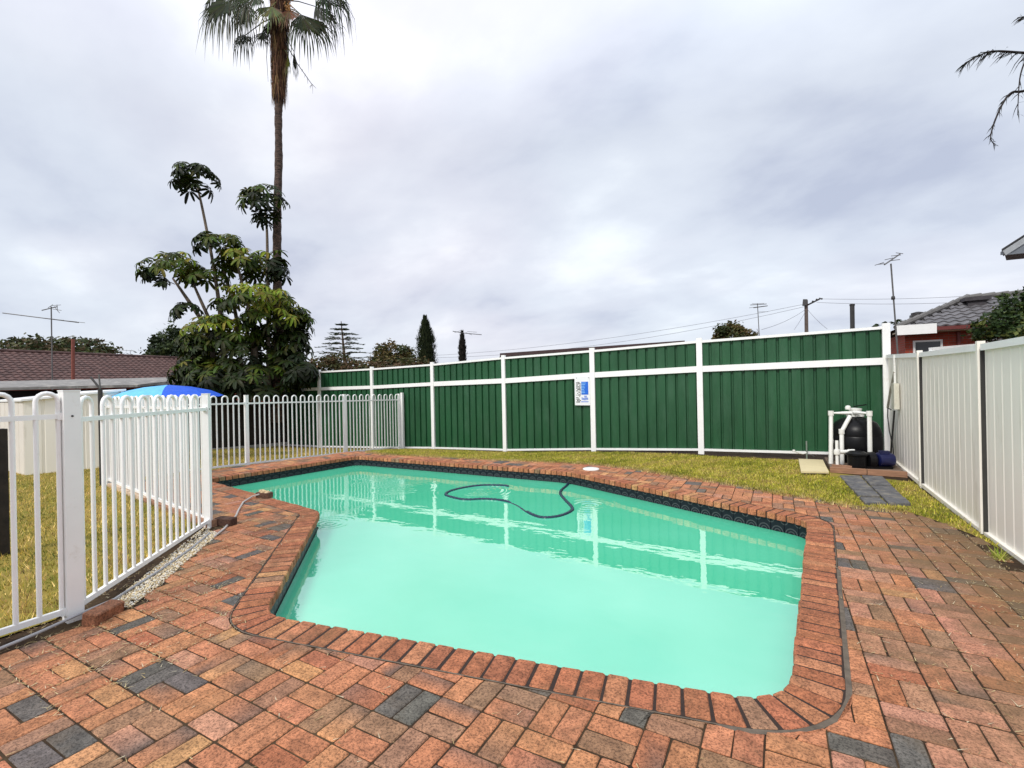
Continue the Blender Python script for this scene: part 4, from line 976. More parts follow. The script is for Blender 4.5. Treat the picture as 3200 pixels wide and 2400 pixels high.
def window(root, c, wd, hg, rz, fcol, gl):
    m = MB(); a = Matrix.Rotation(rz, 3, 'Z')
    for dx, dz, sx, sz in ((-wd / 2, 0, .06, hg + .06), (wd / 2, 0, .06, hg + .06), (0, hg / 2, wd - .06, .06), (0, -hg / 2, wd - .06, .06)): m.box(Vector(c) + a @ Vector((dx, 0, dz)), (sx, .07, sz), rz)
    f = m.build('window', fcol, root); g = MB(); g.box(c, (wd - .05, .02, hg - .05), rz); g.build('pane', gl, f)
GLASS = pmat('dark_glass', (.02, .022, .026), .08, .1)
window(rh, wa + Nh * .03 + U * .62 - UP * 1.0, .75, 1.1, wbx, WHITE, GLASS); window(rh, wa + Nh * .03 + U * 3.0 - UP * .95, 1.6, .9, wbx, WHITE, GLASS)
m = MB(); m.beam(wa + Nh * .06 + U * 1.45 - UP * 2.5, wa + Nh * .06 + U * 1.45 - UP * .2, .09, .09, up=(0, 1, 0)); m.build('downpipe', pmat('maroon_pipe', (.15, .025, .02), .5), rh)
# carport beam just above the cream fence
kb = thing('pergola', sight(3000, 1095, 12), 'white pergola beam just above the cream fence in front of the brick house', 'pergola')
m = MB(); m.beam(sight(2908, 1094, 11.4), sight(3075, 1080, 11.4), .10, .12); m.build('beam', WHITE, kb)
m = MB(); a = sight(2911, 1096, 11.4); m.beam(Vector((a.x, a.y, 0)), a, .1, .1, up=(0, 1, 0)); m.build('post', WHITE, kb)
# gable corner of a taller house at the right edge
th_ = thing('gable_house', sight(3300, 1100, 13), 'corner of a taller house with grey gable eave at the right edge of the photo', 'house')
g0 = sight(3130, 778, 13); g1 = sight(3330, 650, 13); dpt = (FWD * 1490 + RIGHT * 1640).normalized() * .9
GRE = pmat('grey_trim', (.20, .22, .24), .6, .1); GRE2 = pmat('pale_trim', (.42, .44, .45), .6, .1)
m = MB(); quad_slab(m, [g0, g0 + dpt, g1 + dpt, g1], .05); m.build('roof', CHAR, th_)
m = MB(); m.beam(g0 + RIGHT * .06 - UP * .12, g1 + RIGHT * .06 - UP * .12, .03, .14); m.build('bargeboard', GRE2, th_)
h0 = sight(3140, 797, 13.0); m = MB(); m.hexa([h0, h0 + dpt, sight(3420, 770, 13) + dpt, sight(3420, 770, 13)], [h0 + UP * .03, h0 + dpt + UP * .03, sight(3420, 770, 13) + dpt + UP * .03, sight(3420, 770, 13) + UP * .03]); m.build('soffit', GRE, th_)
m = MB(); m.hexa([h0 + UP * .03 + FWD * .02, sight(3420, 770, 13) + UP * .03 + FWD * .02, sight(3420, 770, 13.1) + UP * .03, h0 + FWD * .12 + UP * .03], [g0 - UP * .05 + RIGHT * .09 + FWD * .02, g1 - UP * .05 + FWD * .02, g1 - UP * .05 + FWD * .12, g0 - UP * .05 + RIGHT * .09 + FWD * .12]); m.build('gable_end', GRE, th_)
a = sight(3290, 785, 13.4); b = sight(3600, 770, 13.4); m = MB(); m.hexa([Vector((a.x, a.y, 0)), Vector((b.x, b.y, 0)), Vector((b.x, b.y, 0)) + dpt, Vector((a.x, a.y, 0)) + dpt], [a, b, b + dpt, a + dpt]); m.build('wall', RBRICK, th_)
# roof just showing over the green fence
rf = thing('flat_roof_house', sight(1850, 1120, 26), 'thin dark roof edge showing above the middle of the green fence', 'house')
q = [sight(1550, 1119, 22), sight(1570, 1103, 22), sight(2120, 1062, 22), sight(2300, 1062, 22)]
m = MB(); quad_slab(m, [sight(1562, 1104, 22), sight(2140, 1064, 22), sight(2140, 1064, 22) + FWD * 5 - UP * .5, sight(1562, 1104, 22) + FWD * 5 - UP * .5], .16); m.build('roof', pmat('maroon_sheet', (.06, .03, .03), .6, .2), rf)
a, b = sight(1560, 1115, 22.3), sight(2140, 1080, 22.3); m = MB(); m.hexa([Vector((p.x, p.y, -.4)) for p in (a, b, b + FWD * 4, a + FWD * 4)], [Vector((p.x, p.y, z)) for p, z in ((a, a.z), (b, b.z), (b + FWD * 4, b.z - .5), (a + FWD * 4, a.z - .5))]); m.build('wall', pmat('dull_wall', (.3, .27, .24), .8), rf)

# ------------------------------------------------------------------ aerials, poles and wires
def aerial(label, base, top, depth, booms, els, r=.02, cat='aerial'):
    b, t = sight(*base, depth), sight(*top, depth); root = thing('tv_aerial', b, label, cat, 'roof aerials')
    m = MB(); m.tube([b - UP * .3, t], r, 6); m.build('mast', GALV, root)
    for (x0, y0, x1, y1, dd) in booms:
        m = MB(); m.tube([sight(x0, y0, depth - dd), sight(x1, y1, depth + dd)], r * .9, 6); m.build('boom', GALV, root)
    for (x0, y0, x1, y1) in els:
        m = MB(); m.tube([sight(x0, y0, depth), sight(x1, y1, depth)], r * .45, 5); m.build('element', GALV, root)
aerial('tall television aerial with a very long boom on the brown tiled roof', (165, 1290), (160, 958), 24, [(8, 978, 246, 1008, .4), (130, 970, 180, 958, .2)], [(x, 985 + (x - 60) * .12, x + 50, 990 + (x - 60) * .12) for x in (120, 150, 190, 215)] + [(160, 955, 190, 953), (165, 966, 192, 970), (170, 958, 186, 978), (150, 962, 165, 952), (178, 952, 180, 972)], .028)
aerial('small faint television aerial far behind the brown tiled roof', (407, 1115), (407, 1095), 45, [(372, 1094, 420, 1096, .1)], [(395, 1093, 395, 1099), (412, 1092, 412, 1099)], .022)
aerial('television aerial on top of the dark narrow trunk behind the green fence', (1447, 1060), (1445, 1036), 34, [(1415, 1035, 1450, 1041, .3), (1440, 1040, 1505, 1046, .5)], [(1420, 1040, 1440, 1033), (1455, 1039, 1475, 1047), (1460, 1036, 1490, 1038)], .028)
aerial('television aerial standing over the round tree behind the green fence', (2373, 1045), (2367, 948), 30, [(2345, 953, 2395, 950, .2), (2355, 962, 2398, 956, .2)], [(2341, 962, 2399, 955), (2350, 949, 2388, 948), (2370, 975, 2400, 974), (2365, 1028, 2374, 1044)], .026)
aerial('tall mast aerial rising beside the corner post of the cream fence', (2808, 1115), (2784, 824), 14, [(2764, 827, 2812, 794, .3)], [(2745, 826, 2765, 824), (2765, 812, 2790, 806), (2785, 800, 2815, 797), (2780, 815, 2812, 811), (2734, 829, 2762, 820), (2800, 790, 2822, 793)], .022)
m = MB(); a = sight(2791, 931, 14); m.lathe(a - UP * .05, [(.045, 0), (.05, .05), (.04, .1)], 10); m.build('mast_clamp', CHAR, bpy.data.objects['tv_aerial.004'])
pole = thing('power_pole', sight(2519, 1030, 45), 'grey timber power pole with a slanting crossarm behind the green fence', 'power pole')
PT_ = sight(2519, 938, 45); m = MB(); b = sight(2519, 1040, 45); m.tube([Vector((b.x, b.y, 0)), PT_], [.19, .15], 10); m.build('pole', pmat('pole_timber', (.12, .09, .075), .9, .3), pole)
m = MB(); m.beam(sight(2520, 955, 45), sight(2562, 934, 44), .1, .12); m.build('crossarm', CHAR, pole)
m = MB(); m.beam(sight(2514, 955, 44.8), sight(2516, 936, 44.8), .35, .3, up=(0, 1, 0)); m.build('transformer_box', CHAR, pole)
m = MB()
for px, py in ((2540, 944), (2552, 938), (2562, 935), (2568, 936)): m.lathe(sight(px, py, 44.5), [(.06, 0), (.09, .06), (.05, .14)], 8)
m.build('insulator', CHAR, pole)
m = MB(); a, b = sight(2663, 1040, 20), sight(2663, 953, 20); m.tube([Vector((a.x, a.y, 1)), b], .085, 10); m.lathe(b, [(.095, -.04), (.1, .03), (.06, .05)], 10); tag(m.build('flue_pipe', CHAR), 'plain black flue pipe standing above the right end of the green fence', 'flue')
def wire(p, q, sag, label, r=.016):
    p, q = Vector(p), Vector(q); m = MB(); m.tube([p.lerp(q, i / 14) - UP * sag * 4 * (i / 14) * (1 - i / 14) for i in range(15)], r, 5)
    tag(m.build('power_line', pmat('wire', (.16, .16, .18), .6)), label, 'wire', 'overhead wires')
wire(sight(2516, 950, 45), sight(1330, 1112, 60), .8, 'upper long overhead wire running left from the power pole')
wire(sight(2516, 958, 45), sight(1340, 1118, 58), 1.1, 'lower long overhead wire running left from the power pole')
wire(sight(2562, 934, 45), sight(3300, 905, 40), .3, 'highest overhead wire running right from the power pole over the grey roof')
wire(sight(2552, 945, 45), sight(3300, 922, 40), .4, 'second overhead wire running right from the power pole over the grey roof')
wire(sight(2516, 968, 45), sight(2380, 1030, 36), .2, 'overhead wire dropping from the power pole to the aerial over the round tree')
wire(sight(2516, 975, 45), sight(2482, 1030, 40), .05, 'short steep overhead wire dropping left of the power pole')
wire(sight(2524, 968, 45), sight(2585, 1028, 40), .1, 'short overhead wire dropping right of the power pole')

# ------------------------------------------------------------------ trees
def leaf_cloud(name, blobs, n, size, cols, root, aspect=.5, elong=False, droop=0.0):
    """crown of leaf-sized faces gathered into clumps; blobs = (centre, rx, rz)"""
    V = np.empty((n, 4, 3), np.float32); C = np.empty((n, 3)); wts = np.array([b[1] * b[1] * b[2] + 1e-6 for b in blobs]) ** .75; wts /= wts.sum()
    bi = RNG.choice(len(blobs), n, p=wts)
    clumps = []
    for c, rx, rz in blobs:
        k = max(6, int(14 * (rx + rz)));  d = RNG.normal(size=(k, 3)); d /= np.linalg.norm(d, axis=1)[:, None]; d *= RNG.uniform(.35, 1.0, (k, 1)) ** .6
        clumps.append(np.array(c) + d * np.array([rx, rx, rz]))
    cols = np.array(cols)
    for i in range(n):
        c, rx, rz = blobs[bi[i]]; cc = clumps[bi[i]]; k = RNG.integers(len(cc)); p = cc[k] + RNG.normal(size=3) * np.array([rx, rx, rz]) * .17
        a = RNG.normal(size=3); a[2] = a[2] * .6 - droop; a /= np.linalg.norm(a); b = np.cross(a, RNG.normal(size=3)); b /= np.linalg.norm(b) + 1e-9
        s = size * RNG.uniform(.6, 1.4)
        V[i] = [p - a * s, p + b * s * aspect, p + a * s, p - b * s * aspect]
        C[i] = cols[(k * 7 + RNG.integers(0, 2)) % len(cols)] * RNG.uniform(.7, 1.3)
    F = np.array([[4 * i, 4 * i + 1, 4 * i + 2] for i in range(n)] + [[4 * i, 4 * i + 2, 4 * i + 3] for i in range(n)])
    return link(name, fast_mesh(name, V.reshape(-1, 3), F, LEAFM, np.repeat(C, 4, 0)), root)
def bush_tree(name, label, cat, px_blobs, depth, n, size, cols, group=None, trunk=True, aspect=.5, droop=0, ground=-.3):
    bl = []
    for x, y, rx, ry in px_blobs:
        c = sight(x, y, depth + random.uniform(-.5, .5) * rx / FPX * depth); bl.append((tuple(c), rx / FPX * depth, ry / FPX * depth))
    xs = sum(b[0][0] for b in bl) / len(bl); ys = sum(b[0][1] for b in bl) / len(bl)
    root = thing(name, (xs, ys, ground), label, cat, group)
    leaf_cloud('crown', bl, n, size, cols, root, aspect, droop=droop)
    if trunk:
        zc = sum(b[0][2] for b in bl) / len(bl); r0 = max(.06, .05 * max(b[1] for b in bl)); m = MB()
        m.tube([(xs, ys, ground), (xs + .05, ys, ground + (zc - ground) * .5), (xs, ys + .05, zc)], [r0 * 1.5, r0, r0 * .6], 8)
        for c, rx, rz in bl[:6]: m.tube([(xs, ys, ground + (zc - ground) * .45), tuple((Vector((xs, ys, zc)) * .5 + Vector(c) * .5)), c], [r0 * .7, r0 * .45, r0 * .2], 6)
        m.build('trunk', BARK, root)
    return root
DG = [(.018, .030, .012), (.035, .055, .018), (.05, .07, .02), (.025, .04, .014)]
OLV = [(.05, .06, .018), (.09, .085, .025), (.13, .09, .035), (.16, .12, .05), (.035, .05, .016)]
bush_tree('hedge', 'wide dark green tree row behind the ridge of the brown tiled roof', 'trees', [(90, 1082, 70, 22), (170, 1075, 90, 22), (260, 1082, 80, 20), (310, 1095, 50, 14), (130, 1110, 120, 25), (250, 1115, 120, 22)], 48, 5200, .20, [(.035, .05, .016), (.06, .075, .022), (.08, .08, .03), (.10, .07, .035)])
bush_tree('dark_tree', 'dark conical evergreen between the brown tiled roof and the umbrella tree', 'tree', [(500, 1085, 30, 40), (540, 1062, 45, 40), (575, 1085, 50, 45), (545, 1110, 70, 40), (610, 1050, 22, 30)], 42, 4200, .18, DG)
bush_tree('round_tree', 'round olive brown tree behind the green fence left of the cypress', 'tree', [(1232, 1110, 60, 40), (1195, 1125, 30, 30), (1265, 1125, 35, 35), (1225, 1140, 75, 30)], 38, 5200, .13, OLV)
bush_tree('hedge', 'low reddish hedge along the top of the green fence under the layered pine', 'hedge', [(930, 1165, 60, 20), (1010, 1140, 60, 28), (1060, 1130, 50, 30), (1110, 1150, 70, 22), (1180, 1150, 60, 18), (1300, 1140, 60, 20), (1250, 1158, 60, 14), (980, 1165, 60, 16)], 33, 6500, .11, [(.05, .055, .018), (.10, .07, .03), (.13, .075, .04), (.07, .075, .022)])
bush_tree('round_tree', 'small dark round tree behind the green fence left of the power pole', 'tree', [(2285, 1045, 48, 34), (2320, 1052, 35, 25), (2255, 1052, 26, 28)], 34, 3600, .12, OLV)
bush_tree('shrub', 'tiny leafy twig tips behind the top of the right end of the green fence', 'shrub', [(2750, 1012, 16, 9), (2738, 1020, 10, 6), (2812, 1008, 20, 10)], 18, 130, .07, DG, trunk=False)
# cypress
def cypress(label, xt, yt, xb, yb, wpx, depth, n, cols):
    t, b = sight(xt, yt, depth), sight(xb, yb, depth); root = thing('cypress_tree', (b.x, b.y, -.3), label, 'tree', 'narrow cypress trees')
    V = []; C = []; H = (t - b); Wd = wpx / FPX * depth
    for i in range(n):
        s = random.random() ** 1.15; w_ = Wd * (min(1, (1 - s) * 1.9 + .12)) * (1 + .22 * math.sin(s * 37 + 2 * math.sin(i * 0.001)) + random.gauss(0, .1)); a = random.uniform(0, 6.283)
        rr = w_ * random.uniform(.55, 1); p = b + H * s + RIGHT * math.cos(a) * rr + FWD * math.sin(a) * rr
        up = (UP * 1.0 + (RIGHT * math.cos(a) + FWD * math.sin(a)) * .35).normalized(); sd_ = (RIGHT * -math.sin(a) + FWD * math.cos(a)); l_ = random.uniform(.12, .3)
        V += [p - sd_ * .045, p + sd_ * .045, p + up * l_]; c = random.choice(cols); k = random.uniform(.7, 1.3); C += [tuple(x * k for x in c)] * 3
    link('crown', fast_mesh('crown', np.array([tuple(v) for v in V]), np.arange(len(V)).reshape(-1, 3), LEAFM, np.array(C)), root)
    m = MB(); m.tube([(b.x, b.y, -.3), b + H * .5, t - UP * .3], [Wd * .35, Wd * .25, .03], 8); m.build('trunk', BARK, root)
cypress('tall dark pointed cypress behind the green fence', 1328, 992, 1334, 1140, 27, 36, 5200, [(.014, .022, .01), (.025, .035, .014), (.035, .045, .018)])
cypress('slim dark column of a tree carrying an aerial behind the green fence', 1444, 1040, 1446, 1140, 11, 34, 1900, [(.02, .02, .016), (.035, .03, .025)])
# layered pine
lp = thing('layered_pine', Vector(sight(1072, 1180, 40)) * 1, 'open layered pine with flat tiers of branches behind the green fence', 'tree')
tb, tt = sight(1083, 1190, 40), sight(1066, 1004, 40)
m = MB(); m.tube([Vector((tb.x, tb.y, -.3)), tb, tt], [.24, .2, .03], 8); m.build('trunk', BARK, lp)
V = []; C = []; lim = MB()
for k in range(11):
    s = k / 10; c = tt.lerp(tb, .06 + .82 * s); reach = (.5 + 2.3 * min(1, s * 1.5)) * random.uniform(.8, 1.15)
    for j in range(8):
        a = 6.283 * j / 8 + random.uniform(-.3, .3); rr = reach * random.uniform(.65, 1.15); d = RIGHT * math.cos(a) + FWD * math.sin(a); pts = []
        for i in range(6):
            u = i / 5; pts.append(c + d * rr * u + UP * (.22 * rr * (u * .9 - u * u * .75) + random.uniform(-.02, .02)))
        lim.tube(pts, [.035, .03, .025, .02, .014, .008], 5)
        for q in range(34):
            u = random.uniform(.2, 1.05) ** .8; i = min(4, int(u * 5)); p = pts[i].lerp(pts[i + 1], min(1.1, u * 5 - i)) + d.cross(UP) * random.gauss(0, .13) * (1.2 - .5 * u)
            l_ = random.uniform(.14, .30); dd = (d * random.uniform(.1, 1) + d.cross(UP) * random.uniform(-.8, .8) + UP * random.uniform(-.12, .22)).normalized(); sd_ = Vector((random.gauss(0, 1), random.gauss(0, 1), random.gauss(0, .6))).cross(dd).normalized() * .035
            V += [p - sd_, p + sd_, p + dd * l_]; cc = random.choice([(.02, .035, .016), (.035, .055, .022), (.05, .07, .03)]); C += [cc] * 3
lim.build('branches', BARK, lp)
link('crown', fast_mesh('crown', np.array([tuple(v) for v in V]), np.arange(len(V)).reshape(-1, 3), LEAFM, np.array(C)), lp)
# leafy shrub by the brick house
bush_tree('shrub', 'dark leafy shrub above the cream fence at the right edge of the photo', 'shrub', [(3180, 935, 45, 30), (3195, 985, 85, 60), (3130, 1010, 70, 45), (3080, 1030, 40, 30), (3210, 1035, 110, 45), (3270, 960, 90, 90), (3110, 1050, 50, 22), (3195, 910, 18, 16)], 10.5, 5200, .05, [(.02, .04, .012), (.04, .07, .018), (.06, .09, .02), (.03, .05, .015), (.11, .13, .03)], aspect=.55, ground=0)

# ---- umbrella tree with rosettes of long leaflets
def rosette_mesh(name, nl, L_, droop, col):
    m = MB()
    for k in range(nl):
        a = 6.283 * k / nl + random.uniform(-.12, .12); l_ = L_ * random.uniform(.8, 1.12); d = Vector((math.cos(a), math.sin(a), 0)); s = Vector((-d.y, d.x, 0)); wd = l_ * .14; dr = droop * random.uniform(.7, 1.3)
        ax = lambda u: d * l_ * u + UP * (-.02 - l_ * (dr * u * u * .85) + .10 * l_ * math.sin(u * 2.2))
        st = [(.12, .25), (.4, .95), (.7, 1.0), (.92, .72)]; b = len(m.v); c = tuple(x * random.uniform(.75, 1.25) for x in col)
        vs = []
        for u, w_ in st: vs += [ax(u) - s * wd * w_ + UP * wd * .25 * w_, ax(u), ax(u) + s * wd * w_ + UP * wd * .25 * w_]
        vs.append(ax(1.0)); fs = []
        for i in range(3): fs += [(3 * i, 3 * i + 1, 3 * i + 4, 3 * i + 3), (3 * i + 1, 3 * i + 2, 3 * i + 5, 3 * i + 4)]
        fs += [(9, 10, 12), (10, 11, 12)]; m.add(vs, fs, c)
    m.tube([Vector((0, 0, -.22)), Vector((0, 0, 0))], .006, 4, tint=(.08, .09, .03))
    return m.mesh(name, LEAFM)
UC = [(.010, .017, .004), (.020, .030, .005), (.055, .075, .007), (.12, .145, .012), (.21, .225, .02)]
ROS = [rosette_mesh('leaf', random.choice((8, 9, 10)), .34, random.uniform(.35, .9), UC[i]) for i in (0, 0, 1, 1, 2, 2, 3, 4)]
UD = 15.6
ut = thing('umbrella_tree', sight(720, 1300, UD), 'large umbrella tree with drooping rosettes of long glossy leaflets around the palm trunk', 'tree')
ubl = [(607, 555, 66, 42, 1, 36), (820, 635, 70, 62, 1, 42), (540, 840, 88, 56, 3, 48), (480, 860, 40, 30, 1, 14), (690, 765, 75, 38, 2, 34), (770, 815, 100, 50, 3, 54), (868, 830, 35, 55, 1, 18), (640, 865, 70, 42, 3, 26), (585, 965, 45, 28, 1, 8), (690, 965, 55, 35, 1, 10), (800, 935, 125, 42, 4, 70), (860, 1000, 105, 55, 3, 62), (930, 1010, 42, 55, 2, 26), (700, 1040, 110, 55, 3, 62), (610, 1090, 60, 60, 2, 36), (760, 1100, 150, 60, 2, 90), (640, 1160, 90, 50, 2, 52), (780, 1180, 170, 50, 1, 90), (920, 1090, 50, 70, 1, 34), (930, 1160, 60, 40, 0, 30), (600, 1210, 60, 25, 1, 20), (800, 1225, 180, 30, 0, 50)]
ros = []
for x, y, rx, ry, br_, n in ubl:
    c = sight(x, y, UD + random.uniform(-.5, .5)); ax_ = rx / FPX * UD; az_ = ry / FPX * UD
    for k in range(int(n * (.78 if y < 900 else 1.0 if y < 1000 else 1.2))):
        d = Vector((random.gauss(0, 1), random.gauss(0, 1), random.gauss(.25, .8))).normalized(); r_ = random.uniform(.45, 1) ** .5
        p = c + Vector((d.x * ax_, d.y * ax_ * 1.0, d.z * az_)) * r_
        out_ = Vector((d.x, d.y, max(.15, d.z) + .5)).normalized(); out_ = (out_ + Vector((random.gauss(0, .2), random.gauss(0, .2), .25))).normalized()
        q = out_.to_track_quat('Z', 'Y').to_matrix() @ Matrix.Rotation(random.uniform(0, 6.28), 3, 'Z')
        li = min(7, max(0, int(random.gauss(1.2 + br_ * 1.3 + d.z * 2.2, 1.2))))  # highlights on top and shade inside the crown put into leaf tints
        ros.append((p, q, random.uniform(.65, 1.05), li))
ros.sort(key=lambda a: a[0].dot(FWD)); rest = MB()
for k, (p, q, s, li) in enumerate(ros):
    if k < 300:
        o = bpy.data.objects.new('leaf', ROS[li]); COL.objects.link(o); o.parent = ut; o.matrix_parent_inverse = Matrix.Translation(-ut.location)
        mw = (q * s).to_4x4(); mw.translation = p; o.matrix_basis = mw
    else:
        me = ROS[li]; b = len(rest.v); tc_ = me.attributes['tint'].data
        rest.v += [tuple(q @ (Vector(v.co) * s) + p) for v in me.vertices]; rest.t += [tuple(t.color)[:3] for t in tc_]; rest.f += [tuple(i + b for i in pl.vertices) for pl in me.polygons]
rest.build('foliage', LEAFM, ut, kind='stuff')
for pts, rr in (([(690, 1300), (668, 1120), (640, 1020), (575, 920), (540, 870)], (.11, .09, .075, .05, .03)), ([(720, 1300), (700, 1100), (655, 1000), (610, 900), (590, 850)], (.10, .08, .06, .04, .02)), ([(700, 1200), (690, 1000), (670, 850), (650, 740), (630, 640), (614, 570)], (.09, .07, .05, .045, .04, .025)), ([(840, 1250), (838, 1000), (836, 850), (834, 720), (826, 640)], (.08, .06, .05, .04, .025)), ([(800, 1260), (795, 1050), (760, 900), (740, 820)], (.09, .07, .05, .03)), ([(760, 1260), (740, 1000), (700, 850), (690, 780)], (.08, .06, .045, .03)), ([(790, 1260), (790, 1120), (800, 1000), (850, 940)], (.06, .05, .04, .03))):
    m = MB(); m.tube(catmull([sight(x, y, UD + .1 * i) for i, (x, y) in enumerate(pts)], 4), list(np.interp(np.linspace(0, 1, (len(pts) - 1) * 4 + 1), np.linspace(0, 1, len(rr)), rr)), 8); m.build('trunk', BARK, ut, smooth=60)

# ---- tall fan palm
PD = 16.0
pm = thing('fan_palm', sight(872, 1290, PD), 'tall slim fan palm with a brown skirt of dead fronds', 'palm tree')
def palmbark():
    m, t, b = newmat('palm_trunk'); n = t.nodes; l = t.links.new
    g = n.new('ShaderNodeNewGeometry'); mp = n.new('ShaderNodeMapping'); mp.inputs['Scale'].default_value = (3, 3, 9); l(g.outputs['Position'], mp.inputs['Vector'])
    z = n.new('ShaderNodeTexNoise'); z.inputs['Scale'].default_value = 2.2; z.inputs['Detail'].default_value = 7; z.inputs['Roughness'].default_value = .7; l(mp.outputs[0], z.inputs['Vector'])
    rp = n.new('ShaderNodeValToRGB'); l(z.outputs['Fac'], rp.inputs[0]); e = rp.color_ramp.elements; e[0].position = .38; e[0].color = (.018, .012, .010, 1); e[1].position = .70; e[1].color = (.17, .105, .08, 1)
    l(rp.outputs[0], b.inputs['Base Color']); b.inputs['Roughness'].default_value = .9
    bp = n.new('ShaderNodeBump'); bp.inputs['Distance'].default_value = .04; l(z.outputs['Fac'], bp.inputs['Height']); l(bp.outputs[0], b.inputs['Normal']); return m
TP = [(868, 1320, .20), (868, 1240, .185), (870, 1150, .16), (871, 1060, .155), (868, 950, .145), (866, 800, .132), (867, 650, .125), (871, 500, .118), (870, 380, .115), (871, 310, .12), (874, 120, .13), (880, -40, .14)]
m = MB(); cp_ = catmull([sight(x, y, PD) for x, y, _ in TP], 8); rr = np.interp(np.linspace(0, 1, len(cp_)), np.linspace(0, 1, len(TP)), [r_ for _, _, r_ in TP])
m.tube(cp_, [float(a) * (1 + .06 * (i % 2) + random.uniform(-.09, .09)) for i, a in enumerate(rr)], 14); m.build('trunk', palmbark(), pm, smooth=60)
# leaf base stubs at the foot of the trunk
for k in range(46):
    s = random.random(); y = 1100 + s * 170; a = random.uniform(0, 6.28); c = sight(869, y, PD); r0 = .155 + .02 * s; d = RIGHT * math.cos(a) + FWD * math.sin(a); t = UP.cross(d); p = c + d * r0
    m = MB(); m.add([p - t * .05, p + t * .05, p + t * .02 + d * .07 + UP * .14, p - t * .02 + d * .07 + UP * .14, p + d * .01 + UP * .12], [(0, 1, 2, 3), (0, 3, 4), (1, 4, 2)])
    m.build('leaf_base', pmat('old_leaf_base', (.12, .05, .04), .9, .4, 9) if k == 0 else bpy.data.materials['old_leaf_base'], pm)
# hanging skirt
DEADM = tintmat('dead_frond', .85, .3, 14, .1)
V = []; C = []
for k in range(2600):
    s = random.random(); y = -60 + s * 350; c = sight(874 - s * 2, y, PD); a = random.uniform(0, 6.28); Rr = .30 - .12 * s + random.gauss(0, .035); d = RIGHT * math.cos(a) + FWD * math.sin(a); t = UP.cross(d)
    p = c + d * Rr; ln = random.uniform(.25, .75); q = c + d * (Rr * random.uniform(.75, 1.12) + .02) - UP * ln + t * random.gauss(0, .05); wv = random.uniform(.010, .026)
    V += [p - t * wv, p + t * wv, q]; col = random.choice([(.09, .035, .018), (.15, .065, .03), (.19, .10, .045), (.035, .014, .010), (.24, .15, .06)]); C += [col] * 3
link('frond_skirt', fast_mesh('frond_skirt', np.array([tuple(v) for v in V]), np.arange(len(V)).reshape(-1, 3), DEADM, np.array(C)), pm)
def fan(base, hub, axis, nrm, rad, spread, nseg, col, droop, split=.58, mat=LEAFM):
    """costapalmate frond: petiole and pleated blade whose tips hang"""
    m = MB(); base, hub = Vector(base), Vector(hub); axis = Vector(axis).normalized(); nrm = Vector(nrm); nrm = (nrm - axis * nrm.dot(axis)).normalized(); side = nrm.cross(axis)
    mid_ = base.lerp(hub, .5) + UP * .06 * (hub - base).length
    m.tube([base, mid_, hub], [.022, .016, .012], 5, tint=tuple(c * 1.3 for c in col))
    for k in range(nseg):
        a0 = -spread / 2 + spread * k / nseg; a1 = a0 + spread / nseg; am = (a0 + a1) / 2; L_ = rad * (1 - .25 * abs(am / (spread / 2)) ** 2) * random.uniform(.85, 1.1)
        cc = tuple(x * random.uniform(.65, 1.35) for x in col)
        dirm = axis * math.cos(am) + side * math.sin(am); e0 = axis * math.cos(a0) + side * math.sin(a0); e1 = axis * math.cos(a1) + side * math.sin(a1); L1 = L_ * split
        g = lambda v, l_, lift=0: hub + v * l_ + nrm * lift - UP * droop * (l_ / rad) ** 2 * rad * .8
        tipd = droop * random.uniform(.5, 1.7); wv = L1 * spread / nseg * .75
        pm_ = hub + dirm * L_ * .80 - UP * tipd * .62 * rad; ptip = hub + dirm * L_ * random.uniform(.84, .96) - UP * tipd * rad * random.uniform(1.2, 1.7)
        t = dirm.cross(nrm).normalized()
        m.add([hub, g(e0, L1), g(dirm, L1 * 1.03, .02 * rad), g(e1, L1), pm_ - t * wv * .5, pm_ + t * wv * .5, ptip], [(0, 2, 1), (0, 3, 2), (1, 2, 4), (2, 3, 5), (2, 5, 4), (4, 5, 6)], cc)
    return m.build('frond', mat, pm)
PG = (.035, .045, .014); PDK = (.020, .026, .010); PY = (.12, .12, .035); PBR = (.13, .07, .03)
hubc = lambda x, y, d=0: sight(x, y, PD + d)
cpt = lambda y: sight(876, y, PD)
